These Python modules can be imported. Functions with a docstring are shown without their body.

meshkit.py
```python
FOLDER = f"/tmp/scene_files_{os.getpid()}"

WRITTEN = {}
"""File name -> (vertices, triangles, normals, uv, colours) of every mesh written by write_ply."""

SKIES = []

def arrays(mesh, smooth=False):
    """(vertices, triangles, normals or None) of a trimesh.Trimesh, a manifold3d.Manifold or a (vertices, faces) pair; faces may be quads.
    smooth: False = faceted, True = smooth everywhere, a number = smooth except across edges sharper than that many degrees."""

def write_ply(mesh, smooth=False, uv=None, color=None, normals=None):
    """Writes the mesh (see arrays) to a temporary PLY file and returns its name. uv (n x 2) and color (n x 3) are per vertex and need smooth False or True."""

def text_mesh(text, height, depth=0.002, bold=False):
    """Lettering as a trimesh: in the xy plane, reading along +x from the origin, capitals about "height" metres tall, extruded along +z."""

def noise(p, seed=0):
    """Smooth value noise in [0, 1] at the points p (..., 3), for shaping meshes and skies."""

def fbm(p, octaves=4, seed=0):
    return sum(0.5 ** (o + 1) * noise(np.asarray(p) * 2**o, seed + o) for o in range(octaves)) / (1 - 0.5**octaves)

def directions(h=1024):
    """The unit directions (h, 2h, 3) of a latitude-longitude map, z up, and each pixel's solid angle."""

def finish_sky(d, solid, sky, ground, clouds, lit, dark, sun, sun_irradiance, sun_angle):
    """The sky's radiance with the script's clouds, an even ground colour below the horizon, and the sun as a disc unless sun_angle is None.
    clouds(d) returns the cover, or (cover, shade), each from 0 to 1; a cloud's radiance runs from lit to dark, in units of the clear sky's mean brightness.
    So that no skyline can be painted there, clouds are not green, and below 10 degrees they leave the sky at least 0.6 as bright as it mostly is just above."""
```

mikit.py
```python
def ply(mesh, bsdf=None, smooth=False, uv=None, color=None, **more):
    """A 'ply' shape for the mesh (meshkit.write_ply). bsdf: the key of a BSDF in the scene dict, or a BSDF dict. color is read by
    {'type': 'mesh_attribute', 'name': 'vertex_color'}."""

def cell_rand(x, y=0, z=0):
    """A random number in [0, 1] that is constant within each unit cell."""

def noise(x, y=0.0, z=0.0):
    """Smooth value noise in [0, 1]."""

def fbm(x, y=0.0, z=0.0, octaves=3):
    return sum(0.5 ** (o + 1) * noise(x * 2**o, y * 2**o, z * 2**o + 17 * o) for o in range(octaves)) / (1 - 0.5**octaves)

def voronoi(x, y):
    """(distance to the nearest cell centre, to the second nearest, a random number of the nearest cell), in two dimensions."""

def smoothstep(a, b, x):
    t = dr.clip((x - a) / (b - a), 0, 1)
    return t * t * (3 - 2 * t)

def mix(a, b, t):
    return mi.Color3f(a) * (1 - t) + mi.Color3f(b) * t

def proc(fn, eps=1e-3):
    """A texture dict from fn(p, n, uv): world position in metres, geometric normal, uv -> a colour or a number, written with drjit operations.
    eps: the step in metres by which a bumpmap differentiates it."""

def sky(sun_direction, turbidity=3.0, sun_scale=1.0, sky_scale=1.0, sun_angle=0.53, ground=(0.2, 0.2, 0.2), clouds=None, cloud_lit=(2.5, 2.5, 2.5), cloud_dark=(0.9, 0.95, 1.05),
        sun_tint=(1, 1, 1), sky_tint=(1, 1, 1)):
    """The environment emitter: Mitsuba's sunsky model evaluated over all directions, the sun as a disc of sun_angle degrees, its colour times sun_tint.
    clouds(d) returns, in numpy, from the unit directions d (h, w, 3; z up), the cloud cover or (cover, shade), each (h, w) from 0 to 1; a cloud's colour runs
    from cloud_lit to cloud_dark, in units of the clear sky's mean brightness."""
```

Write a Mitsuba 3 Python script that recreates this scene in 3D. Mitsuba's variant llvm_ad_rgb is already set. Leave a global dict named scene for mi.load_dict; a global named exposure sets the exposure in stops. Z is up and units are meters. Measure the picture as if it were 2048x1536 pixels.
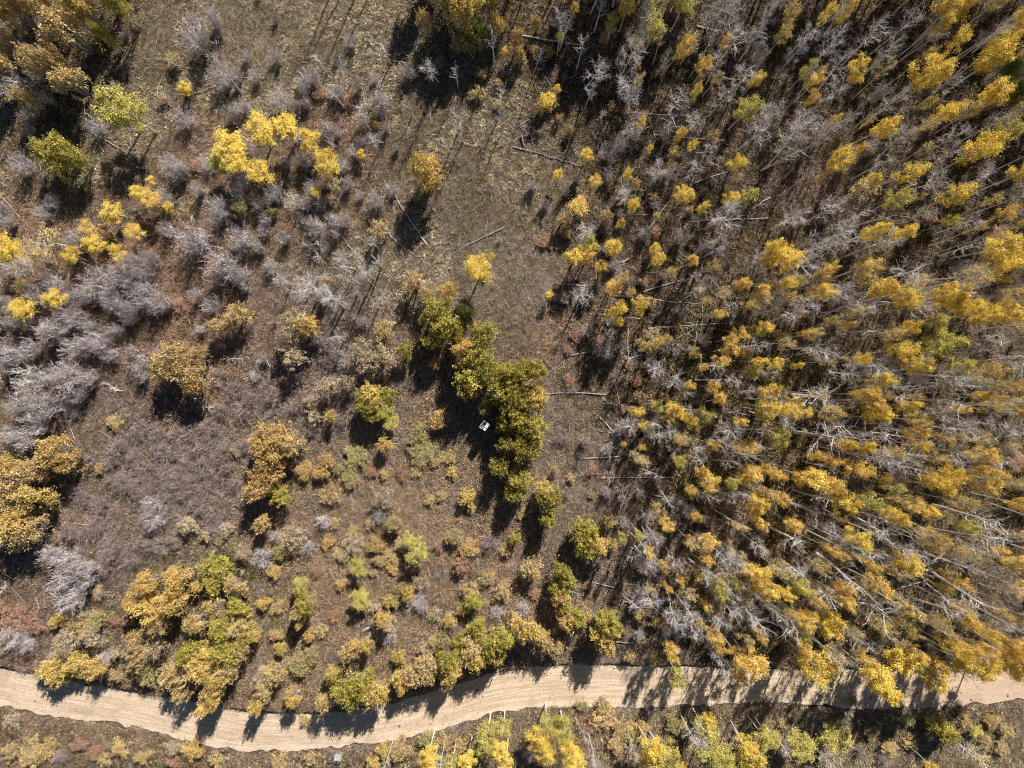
import math, numpy as np, trimesh, drjit as dr, mitsuba as mi, mikit, meshkit
T = mi.ScalarTransform4f
scene, labels = {}, {}

# ---------------------------------------------------------------- camera, sky, exposure
CAM_H, FPX = 100.0, 1420.0            # survey drone: 100 m up, focal length in photo pixels (2048 wide)
exposure = 2.45
scene['camera'] = {'type': 'perspective', 'fov': math.degrees(2 * math.atan(1024 / FPX)), 'fov_axis': 'x',
                   'near_clip': 1.0, 'far_clip': 6000.0,
                   'to_world': T().look_at(origin=[0, 0, CAM_H], target=[0, 0, 0], up=[0, 1, 0])}
SUN_EL, SUN_AZ = math.radians(40.0), math.atan2(0.92, 0.40)
SUN = [math.cos(SUN_EL) * math.cos(SUN_AZ), math.cos(SUN_EL) * math.sin(SUN_AZ), math.sin(SUN_EL)]
scene['sky'] = mikit.sky(SUN, turbidity=2.2, sky_scale=0.36, sun_scale=1.1, ground=(0.12, 0.10, 0.08), sun_tint=(0.91, 1.0, 1.27))

RNG = np.random.default_rng(11)


def ground(u, v, h=0.0):
    """Metres of the point that stands h above the ground where the photo shows (u, v)."""
    k = (CAM_H - h) / FPX
    return (u - 1024) * k, -(v - 768) * k


# ---------------------------------------------------------------- terrain
NE = np.array([(-160, 1296), (-60, 1320), (0, 1336), (77, 1352), (213, 1377), (333, 1397), (430, 1412), (532, 1427), (622, 1428), (759, 1412), (845, 1391),
               (929, 1364), (1024, 1341), (1144, 1331), (1341, 1336), (1536, 1339), (1669, 1341), (1836, 1339), (1969, 1334), (2048, 1330), (2200, 1318)], float)
SE = np.array([(-160, 1370), (-60, 1394), (0, 1407), (117, 1429), (290, 1454), (413, 1488), (512, 1500), (579, 1498), (745, 1481), (845, 1464), (945, 1437), (1024, 1417),
               (1124, 1408), (1257, 1409), (1457, 1405), (1536, 1403), (1703, 1411), (1836, 1414), (1953, 1404), (2048, 1397), (2200, 1384)], float)


def smooth_line(p):
    from scipy.interpolate import PchipInterpolator
    x, y = ground(p[:, 0], p[:, 1])
    return PchipInterpolator(x, y)


NL, SL = smooth_line(NE - [0, 3]), smooth_line(SE + [0, 3])
XE = 83.0


def edges(x):
    xc = np.clip(x, -XE, XE)
    return NL(xc), SL(xc)


def sstep(a, b, x):
    t = np.clip((x - a) / (b - a), 0, 1)
    return t * t * (3 - 2 * t)


def gz(x, y):
    x, y = np.broadcast_arrays(np.asarray(x, float), np.asarray(y, float))
    n, s = edges(x)
    p = np.stack([x, y, x * 0], -1)
    rough = (meshkit.fbm(p * [0.06, 0.06, 1], 3, 5) - 0.5) * 1.3 + (meshkit.fbm(p * [0.45, 0.45, 1], 3, 9) - 0.5) * 0.34
    wob = (meshkit.noise(p * [0.5, 0.5, 1], 3) - 0.5) * 0.5
    up = sstep(0.0, 0.32, y - n - wob * 0.3) * (0.42 + 0.5 * (meshkit.noise(p * [0.08, 0.08, 1], 4) - 0.3)) + sstep(0.3, 6, y - n) * 0.35
    down = sstep(0.0, 0.7, s - y) * 0.10 - sstep(0.8, 5, s - y) * 0.25
    off = np.maximum(sstep(0, 5, y - n), sstep(0, 5, s - y))
    return rough * (0.12 + 0.88 * off) * np.where((y < n) & (y > s), 0.4, 1) + up + down


# kinds of ground cover, as soft patches in photo-survey pixels (cx, cy, rx, ry)
PATCH = {
    'grass': [(560, 110, 300, 140), (1000, 330, 110, 150), (900, 140, 120, 110), (300, 330, 150, 120), (1000, 480, 90, 120), (480, 130, 240, 90), (740, 470, 110, 90), (1750, 1500, 260, 60)],
    'bare': [(1000, 560, 100, 110), (1140, 830, 70, 170), (1200, 1020, 80, 110), (1150, 1120, 80, 160), (1260, 1160, 90, 150), (900, 430, 70, 60), (1060, 620, 60, 70)],
    'leaf': [(700, 1010, 200, 130), (880, 920, 120, 100), (760, 1130, 190, 110), (900, 1110, 130, 130), (600, 1300, 180, 80), (950, 1240, 150, 100), (330, 960, 60, 50), (1130, 1010, 50, 60)],
    'brush': [(350, 920, 160, 70), (300, 1040, 160, 80), (420, 1000, 70, 100), (220, 1130, 90, 70), (620, 760, 120, 110), (650, 620, 80, 110)],
    'rust': [(180, 590, 200, 80), (380, 330, 90, 80), (560, 220, 150, 50), (700, 290, 60, 90), (250, 680, 170, 80), (40, 1240, 80, 60), (1130, 690, 70, 50), (300, 480, 120, 90), (1640, 330, 90, 110), (1500, 1080, 90, 90)],
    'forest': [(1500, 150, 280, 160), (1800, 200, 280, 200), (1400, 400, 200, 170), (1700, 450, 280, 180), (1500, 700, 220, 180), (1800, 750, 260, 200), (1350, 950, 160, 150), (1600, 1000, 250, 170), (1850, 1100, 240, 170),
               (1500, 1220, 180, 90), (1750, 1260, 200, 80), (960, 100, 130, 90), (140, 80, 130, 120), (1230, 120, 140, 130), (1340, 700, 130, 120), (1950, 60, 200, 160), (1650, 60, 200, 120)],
    'green': [(1500, 720, 90, 95), (100, 330, 30, 30), (1450, 680, 50, 40), (930, 180, 60, 40), (1600, 830, 60, 50), (420, 1200, 80, 60)],
    'verge': [(1100, 1310, 110, 16), (1650, 1440, 330, 18), (900, 1470, 140, 16), (1250, 1425, 160, 14), (1330, 1318, 160, 12)],
}
KINDS = list(PATCH)


def patch_weights(x, y):
    u, v = x * (FPX / CAM_H) + 1024, 768 - y * (FPX / CAM_H)
    w = [sum(np.exp(-((u - a) / c) ** 2 - ((v - b) / d) ** 2) for a, b, c, d in PATCH[k]) for k in KINDS]
    w.append(np.full_like(u, 0.16))
    return np.stack(w, -1) / np.sum(w, 0)[..., None]


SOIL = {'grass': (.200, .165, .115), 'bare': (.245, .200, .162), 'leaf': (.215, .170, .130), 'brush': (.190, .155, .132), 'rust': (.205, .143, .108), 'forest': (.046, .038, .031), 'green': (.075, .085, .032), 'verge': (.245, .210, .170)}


def soil_colour(p, n, uv):
    mi_, nz = mikit, mikit.fbm(p.x * 0.16, p.y * 0.16, 0, 4)
    u = p.x * (FPX / CAM_H) + 1024 + (nz - 0.5) * 160
    v = 768 - p.y * (FPX / CAM_H) + (mikit.fbm(p.x * 0.16 + 40, p.y * 0.16, 3, 3) - 0.5) * 160
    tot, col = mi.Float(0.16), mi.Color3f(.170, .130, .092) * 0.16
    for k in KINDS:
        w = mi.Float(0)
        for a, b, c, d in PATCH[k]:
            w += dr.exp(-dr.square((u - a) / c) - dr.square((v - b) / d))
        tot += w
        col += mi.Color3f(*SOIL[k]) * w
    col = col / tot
    f = mikit.fbm(p.x * 1.7, p.y * 1.7, 0, 4)
    g = mikit.fbm(p.x * 6.1, p.y * 6.1, 5, 3)
    col = col * (0.22 + 0.85 * f) * (0.15 + 1.4 * g)
    col = col * (0.55 + 0.9 * mikit.fbm(p.x * 0.11 + 70, p.y * 0.11, 8, 4))
    straw = mikit.smoothstep(0.60, 0.75, mikit.fbm(p.x * 3.3 + 9, p.y * 3.3, 2, 3))
    return mikit.mix(col, mi.Color3f(.30, .235, .150), straw * 0.35)


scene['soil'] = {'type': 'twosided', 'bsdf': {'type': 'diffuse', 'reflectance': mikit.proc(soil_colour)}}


def road_colour(p, n, uv):
    a = mikit.fbm(uv.x * 0.35, uv.y * 34, 0, 4)
    b = mikit.fbm(p.x * 0.9, p.y * 1.6, 3, 5)
    c = mikit.noise(p.x * 9, p.y * 9, 1)
    col = mikit.mix((.455, .36, .245), (.63, .53, .40), mikit.smoothstep(0.25, 0.75, a))
    col = mikit.mix(col, mi.Color3f(.50, .395, .275), mikit.smoothstep(0.5, 0.8, b) * 0.55)
    edge = dr.abs(uv.y - 0.5) * 2
    col = mikit.mix(col, mi.Color3f(.63, .54, .42), mikit.smoothstep(0.55, 0.95, edge) * 0.6)
    col = mikit.mix(col, mi.Color3f(.50, .365, .26), mikit.smoothstep(40, 66, p.x) * 0.6)
    rut = dr.exp(-dr.square((dr.abs(uv.y - 0.5 + (mikit.noise(uv.x * 0.05, 3) - 0.5) * 0.1) - 0.17) / 0.055))
    col = mikit.mix(col, mi.Color3f(.49, .39, .275), rut * (0.25 + 0.5 * mikit.noise(uv.x * 0.12, uv.y * 3, 4)))
    damp = mikit.smoothstep(0.62, 0.8, mikit.fbm(p.x * 0.35, p.y * 0.5, 12, 4))
    col = mikit.mix(col, mi.Color3f(.36, .28, .195), damp * 0.4)
    return col * (0.80 + 0.3 * c)


scene['road_dirt'] = {'type': 'twosided', 'bsdf': {'type': 'diffuse', 'reflectance': mikit.proc(road_colour)}}


def sheet(xs, ys):
    X, Y = np.meshgrid(xs, ys)
    V = np.stack([X, Y, gz(X, Y)], -1).reshape(-1, 3)
    i = np.arange(len(xs) * len(ys)).reshape(len(ys), len(xs))
    q = np.stack([i[:-1, :-1], i[:-1, 1:], i[1:, 1:], i[1:, :-1]], -1).reshape(-1, 4)
    return V, np.vstack([q[:, [0, 1, 2]], q[:, [0, 2, 3]]])


far = np.array([110, 140, 190, 300, 600, 1200, 2500.0])
gx = np.concatenate([-far[::-1], np.arange(-92, 92.1, 0.7), far])
gy = np.concatenate([-far[::-1], np.arange(-72, -55, 0.7), np.arange(-55, -37.5, 0.16), np.arange(-37.5, 72, 0.7), far])
scene['ground'] = mikit.ply(sheet(gx, gy), 'soil', smooth=True)
labels['ground'] = {'label': 'brown autumn hillside ground of soil and dry leaves', 'kind': 'structure'}

# dirt road: one ribbon, slightly crowned, 3 cm over the graded ground
rx = np.arange(-83, 83.01, 0.5)
rn, rs = edges(rx)
rv = np.linspace(0, 1, 15)
ry = rs[:, None] + (rn - rs)[:, None] * rv[None, :]
rX = np.repeat(rx[:, None], len(rv), 1)
rag = (meshkit.fbm(np.stack([rX * 0.9, ry * 0.9, rX * 0], -1), 3, 8) - 0.5) * 1.1
ry = ry + rag * (np.abs(rv - 0.5) > 0.45)[None, :]
rZ = np.maximum(gz(rX, np.clip(ry, rs[:, None], rn[:, None])), 0.0 * rX - 9) + 0.05 * (1 - (2 * rv - 1) ** 2)[None, :] + 0.03
rV = np.stack([rX, ry, rZ], -1).reshape(-1, 3)
ri = np.arange(len(rV)).reshape(rX.shape)
rq = np.stack([ri[:-1, :-1], ri[1:, :-1], ri[1:, 1:], ri[:-1, 1:]], -1).reshape(-1, 4)
scene['dirt_road'] = mikit.ply((rV, np.vstack([rq[:, [0, 1, 2]], rq[:, [0, 2, 3]]])), 'road_dirt', smooth=True,
                               uv=np.stack([rX, np.repeat(rv[None], len(rx), 0)], -1).reshape(-1, 2))
labels['dirt_road'] = {'label': 'pale graded dirt road curving along the bottom of the photo', 'kind': 'structure'}

# ---------------------------------------------------------------- materials of plants
COL = {'type': 'mesh_attribute', 'name': 'vertex_color'}
scene['leaf'] = {'type': 'principledthin', 'base_color': COL, 'roughness': 0.65, 'spec_trans': 0.0, 'diff_trans': 0.45, 'eta': 1.3}
scene['wood'] = {'type': 'twosided', 'bsdf': {'type': 'diffuse', 'reflectance': COL}}


class Soup:
    """Triangles with a colour per vertex."""
    def __init__(self): self.v, self.f, self.c, self.n = [], [], [], 0

    def add(self, v, f, c):
        c = np.broadcast_to(np.asarray(c, float), (len(v), 3))
        self.v.append(v); self.f.append(np.asarray(f) + self.n); self.c.append(c); self.n += len(v)

    def tube(self, pts, rad, k=3, col=(.5, .5, .5)):
        p = np.asarray(pts, float)
        r = np.broadcast_to(np.asarray(rad, float), (len(p),))
        t = np.gradient(p, axis=0); t /= np.linalg.norm(t, axis=1, keepdims=True) + 1e-9
        ref = np.array([0.3, 0.1, 1.0]) if abs(t[:, 2]).mean() < 0.9 else np.array([1.0, 0.2, 0])
        a = np.cross(t, ref); a /= np.linalg.norm(a, axis=1, keepdims=True) + 1e-9
        b = np.cross(t, a)
        g = np.arange(k) * 2 * np.pi / k
        V = (p[:, None] + r[:, None, None] * (np.cos(g)[None, :, None] * a[:, None] + np.sin(g)[None, :, None] * b[:, None])).reshape(-1, 3)
        i, j = np.meshgrid(np.arange(len(p) - 1), np.arange(k), indexing='ij')
        q = np.stack([i * k + j, i * k + (j + 1) % k, (i + 1) * k + (j + 1) % k, (i + 1) * k + j], -1).reshape(-1, 4)
        cap = [[(len(p) - 1) * k, (len(p) - 1) * k + m, (len(p) - 1) * k + m + 1] for m in range(1, k - 1)]
        cap += [[0, m + 1, m] for m in range(1, k - 1)]
        self.add(V, np.vstack([q[:, [0, 1, 2]], q[:, [0, 2, 3]], np.array(cap)]), col)

    def leaves(self, cen, size, col, rng, up=0.85):
        """One small bent leaf spray (a triangle) per centre."""
        n = len(cen)
        nn = rng.normal(size=(n, 3)); nn /= np.linalg.norm(nn, axis=1, keepdims=True)
        nn = nn + np.array([.30, .60, .85]) * up; nn /= np.linalg.norm(nn, axis=1, keepdims=True) + 1e-9
        a = np.cross(nn, rng.normal(size=(n, 3))); a /= np.linalg.norm(a, axis=1, keepdims=True) + 1e-9
        b = np.cross(nn, a)
        ang = np.array([0, 2.09, 4.19])[None] + rng.uniform(-.5, .5, (n, 3))
        s = np.broadcast_to(np.asarray(size, float), (n,))[:, None] * rng.uniform(.7, 1.25, (n, 3))
        V = cen[:, None] + (s * np.cos(ang))[..., None] * a[:, None] + (s * np.sin(ang))[..., None] * b[:, None]
        self.add(V.reshape(-1, 3), np.arange(3 * n).reshape(-1, 3), np.repeat(np.broadcast_to(col, (n, 3)), 3, 0))

    def ply(self, bsdf):
        return mikit.ply((np.vstack(self.v), np.vstack(self.f)), bsdf, color=np.clip(np.vstack(self.c), 0.004, 0.95))


def recolour(shape_v, shape_f, c, bsdf): return mikit.ply((shape_v, shape_f), bsdf, color=np.clip(c, .004, .95))


def unit(v): return v / (np.linalg.norm(v) + 1e-9)


BARK_PALE, BARK_GREY, TWIG_GREY, TWIG_MAUVE = np.array([.66, .64, .60]), np.array([.46, .44, .42]), np.array([.53, .51, .49]), np.array([.55, .515, .505])
LEAF = {  # main colour, second colour, share of second
    'gold': ((.95, .735, .150), (.86, .64, .19), .45), 'orange': ((.93, .66, .170), (.82, .60, .22), .4), 'lemon': ((.66, .61, .170), (.54, .50, .17), .4),
    'straw': ((.72, .60, .290), (.62, .52, .31), .5), 'dull': ((.70, .55, .180), (.60, .48, .22), .5),
    'green': ((.40, .39, .085), (.60, .51, .135), .45), 'scrub': ((.44, .43, .170), (.52, .44, .23), .5), 'yellow': ((.73, .58, .165), (.60, .48, .19), .45), 'ochre': ((.68, .52, .220), (.60, .50, .28), .45),
    'rust': ((.70, .51, .190), (.62, .47, .23), .5), 'tan': ((.64, .54, .34), (.56, .48, .34), .5), 'dark': ((.13, .17, .045), (.22, .24, .06), .3), 'honey': ((.78, .60, .190), (.68, .51, .22), .4), 'salmon': ((.52, .31, .20), (.45, .30, .22), .5),
}


def leaf_colours(name, n, clump, rng):
    a, b, sh = (np.array(x) if i < 2 else x for i, x in enumerate(LEAF[name]))
    t = np.where(rng.random(clump.max() + 1) < sh, 1.0, 0.0)[clump] * .8 + rng.random(n) * .2
    c = a * (1 - t[:, None]) + b * t[:, None]
    c = c * rng.uniform(.66, 1.28, (n, 1)) * rng.uniform(.68, 1.25, clump.max() + 1)[clump][:, None]
    dead = rng.random(n) < .06
    c[dead] = c[dead] * .5 + np.array([.20, .13, .07]) * .5
    return c


# ---------------------------------------------------------------- plant models: unit plants whose crown is 1 m in radius, 1 m high, scaled where they stand
def aspen_frame(seed, h, R, bare):
    """Trunk, main limbs, twigs of an aspen h tall with a crown R in radius."""
    rng = np.random.default_rng(seed)
    n = 8
    zz = np.linspace(-0.25, h, n)
    drift = np.cumsum(rng.normal(0, .05 * h / 10, (n, 2)), 0) * np.linspace(0, 1, n)[:, None] * 1.3
    tp = np.c_[drift, zz]
    tr = np.interp(zz, [-.25, 0, h * .5, h], [.18, .155, .110, .025])
    trunk = Soup(); trunk.tube(tp, tr, 6, BARK_PALE * .92)
    at = lambda z: np.array([np.interp(z, zz, tp[:, 0]), np.interp(z, zz, tp[:, 1]), z])
    limbs, twigs, tips = [], Soup(), []
    nl = 14 if bare else 13
    for i in range(nl):
        f = rng.uniform(.42, .97) if bare else .50 + .48 * (i + .5) / nl
        if bare: f = .45 + .5 * (i + .5) / nl
        z0 = h * f
        az = i * 2.4 + rng.normal(0, .4)
        prof = math.sqrt(max(.05, 1 - ((f - .62) / .40) ** 2)) if f > .62 else .55 + .45 * (f - .42) / .2
        L = R * prof * rng.uniform(.85, 1.15)
        el = math.radians(rng.uniform(20, 55))
        d = np.array([math.cos(az) * math.cos(el), math.sin(az) * math.cos(el), math.sin(el)])
        side = np.array([-math.sin(az), math.cos(az), 0]) * rng.normal(0, .28 if bare else .2)
        m = 6 if bare else 4
        p = [at(z0)]
        cur = d
        for k in range(m - 1):
            p.append(p[-1] + cur * L * 1.15 / (m - 1))
            cur = unit(cur + side * .5 + np.array([0, 0, rng.normal(.08, .2 if bare else .12)]) + rng.normal(0, .12 if bare else .1, 3))
        p = np.array(p)
        s = Soup(); s.tube(p, np.linspace(.042 if bare else .045, .013, m), 4 if bare else 3, (BARK_PALE if rng.random() < .7 else BARK_GREY) * rng.uniform(.85, 1.1))
        limbs.append(s)
        for q in range(15 if bare else 6):
            t = rng.uniform(.3, 1)
            o = np.array([np.interp(t * (m - 1), np.arange(m), p[:, c]) for c in range(3)])
            dd = unit(unit(p[-1] - p[0]) + rng.normal(0, .75, 3) + np.array([0, 0, .15]))
            ln = R * rng.uniform(.22, .5) * (1.1 if bare else .8)
            bend = rng.normal(0, .25, 3)
            e = [o, o + dd * ln * .5 + bend * ln * .25, o + dd * ln + bend * ln * .2 + np.array([0, 0, -.1 * ln])]
            twigs.tube(e, [.016, .012, .006], 3, TWIG_GREY * rng.uniform(.75, 1.25))
            tips += [e[1], e[2]]
            if bare:
                for _ in range(2):
                    d3 = unit(dd + rng.normal(0, .9, 3)); o3 = e[1] + (e[2] - e[1]) * rng.random()
                    twigs.tube([o3, o3 + d3 * ln * .6], [.010, .005], 3, TWIG_GREY * rng.uniform(.7, 1.2))
        tips += [p[-1], p[-2], p[-1] * .7 + p[-2] * .3]
    tips.append(tp[-1]); tips.append(tp[-2] * .4 + tp[-1] * .6)
    return trunk, limbs, twigs, np.array(tips), rng


def group_entry(name, parts): scene[name] = {'type': 'shapegroup', **parts}


ASPEN_H, ASPEN_R = 10.0, 1.9
ASPEN_SHAPES, BARE_SHAPES, SHRUB_SHAPES, OAK_SHAPES = 8, 9, 7, 8
aspen_parts = []
for k in range(ASPEN_SHAPES):
    tr, li, tw, tips, rng = aspen_frame(100 + k, ASPEN_H, ASPEN_R, False)
    br = Soup()
    for s in li: br.add(np.vstack(s.v), np.vstack(s.f), np.vstack(s.c))
    br.add(np.vstack(tw.v), np.vstack(tw.f), np.vstack(tw.c))
    aspen_parts.append((tr.ply('wood'), br.ply('wood'), tips, rng))


def aspen_group(k, colour):
    name = f'model_aspen_{colour}_{k}'
    if name not in scene:
        trunk, branches, tips, _ = aspen_parts[k]
        rng = np.random.default_rng(500 + 31 * k + list(LEAF).index(colour) * 7)
        sparse = {'straw': .42, 'dull': .55, 'orange': .85}.get(colour, 1.0) * (0.7 if k % 3 == 2 else 1)
        cl = tips[rng.random(len(tips)) < .55 + .35 * sparse]
        per = max(8, int(32 * sparse))
        # foliage hangs on the outer shoots in small sprays
        clump = np.repeat(np.arange(len(cl)), per)
        cen = cl[clump] + rng.normal(0, 1, (len(clump), 3)) * rng.choice([.14, .24, .38], (len(cl), 1))[clump] * np.array([1, 1, .8])
        s = Soup(); s.leaves(cen, .105, leaf_colours(colour, len(cen), clump, rng), rng)
        group_entry(name, {'trunk': dict(trunk), 'branches': dict(branches), 'crown': s.ply('leaf')})
    return name


def bare_group(k, colour):
    name = f'model_bare_aspen_{k}'
    if name not in scene:
        tr, li, tw, tips, rng = aspen_frame(200 + k, ASPEN_H, ASPEN_R, True)
        parts = {'trunk': tr.ply('wood')}
        for i, s in enumerate(li): parts['limb' if i == 0 else f'limb_{i:03d}'] = s.ply('wood')
        parts['twigs'] = tw.ply('wood')
        group_entry(name, parts)
    return name


def pole_group(k, colour):
    """Slim leafless aspen: a straight pale stem with a thin head of short rising limbs."""
    name = f'model_slender_aspen_{k}'
    if name not in scene:
        rng = np.random.default_rng(800 + k)
        zz = np.linspace(-.2, ASPEN_H, 7)
        tp = np.c_[np.cumsum(rng.normal(0, .05, (7, 2)), 0), zz]
        tr = Soup(); tr.tube(tp, np.interp(zz, [-.2, 5, 10], [.145, .10, .025]), 6, BARK_PALE * rng.uniform(.85, 1.1))
        li, tw = Soup(), Soup()
        for i in range(17):
            z0 = 10 * (.48 + .5 * i / 17); az = i * 2.4 + rng.normal(0, .5)
            o = np.array([np.interp(z0, zz, tp[:, 0]), np.interp(z0, zz, tp[:, 1]), z0])
            L = rng.uniform(.6, 1.5) * (1.25 - .055 * z0)
            L *= 1.6
            d = unit(np.array([math.cos(az), math.sin(az), rng.uniform(.4, 1.5)]))
            p = [o, o + d * L * .5, o + d * L + np.array([0, 0, .2 * L])]
            li.tube(p, [.032, .022, .010], 3, BARK_PALE * rng.uniform(.7, 1.05))
            for q in range(9):
                t = rng.uniform(.25, 1); b = p[0] + (p[2] - p[0]) * t
                e = b + unit(d + rng.normal(0, .7, 3)) * L * rng.uniform(.2, .5)
                tw.tube([b, e], [.012, .005], 3, TWIG_GREY * rng.uniform(.7, 1.2))
        group_entry(name, {'trunk': tr.ply('wood'), 'branches': li.ply('wood'), 'twigs': tw.ply('wood')})
    return name


def shrub_group(k, colour):
    """Many-stemmed leafless shrub, radius 1, height 1.1."""
    name = f'model_shrub_{colour}_{k}'
    if name not in scene:
        rng = np.random.default_rng(300 + k)
        stems, twigs = Soup(), Soup()
        base = {'white': BARK_PALE * .9, 'brown': np.array([.345, .285, .26])}.get(colour, TWIG_MAUVE)
        ns = 46 if colour != 'white' else 22
        for i in range(ns):
            az = rng.uniform(0, 2 * math.pi); rr = math.sqrt(rng.random()) * (1 if i % 3 else .75)
            end = np.array([math.cos(az) * rr, math.sin(az) * rr, rng.uniform(.65, 1.1) * math.sqrt(max(.12, 1.05 - .8 * rr * rr))])
            o = np.array([math.cos(az) * .16 * rng.random(), math.sin(az) * .16 * rng.random(), -.06])
            mid = (o + end) * .5 + np.array([0, 0, .10]) + rng.normal(0, .06, 3)
            p = np.array([o, (o + mid) * .5 + np.array([0, 0, .03]), mid, end])
            c = base * rng.uniform(.5, 1.35)
            stems.tube(p, [.012, .009, .007, .003], 3, c)
            for q in range(14):
                t = rng.uniform(.35, 1) * 3
                b = np.array([np.interp(t, np.arange(4), p[:, m]) for m in range(3)])
                d = unit(unit(end - o) * .45 + rng.normal(0, .75, 3) + np.array([0, 0, .35]))
                ln = rng.uniform(.12, .28)
                e = b + d * ln
                twigs.tube([b, e], [.0058, .003], 3, c * rng.uniform(.65, 1.4))
                for _ in range(1):
                    d3 = unit(d + rng.normal(0, .9, 3)); b3 = b + d * ln * rng.uniform(.3, .9)
                    twigs.tube([b3, b3 + d3 * ln * .6], [.0048, .0028], 3, c * rng.uniform(.7, 1.5))
        group_entry(name, {'stems': stems.ply('wood'), 'twigs': twigs.ply('wood')})
    return name


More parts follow.
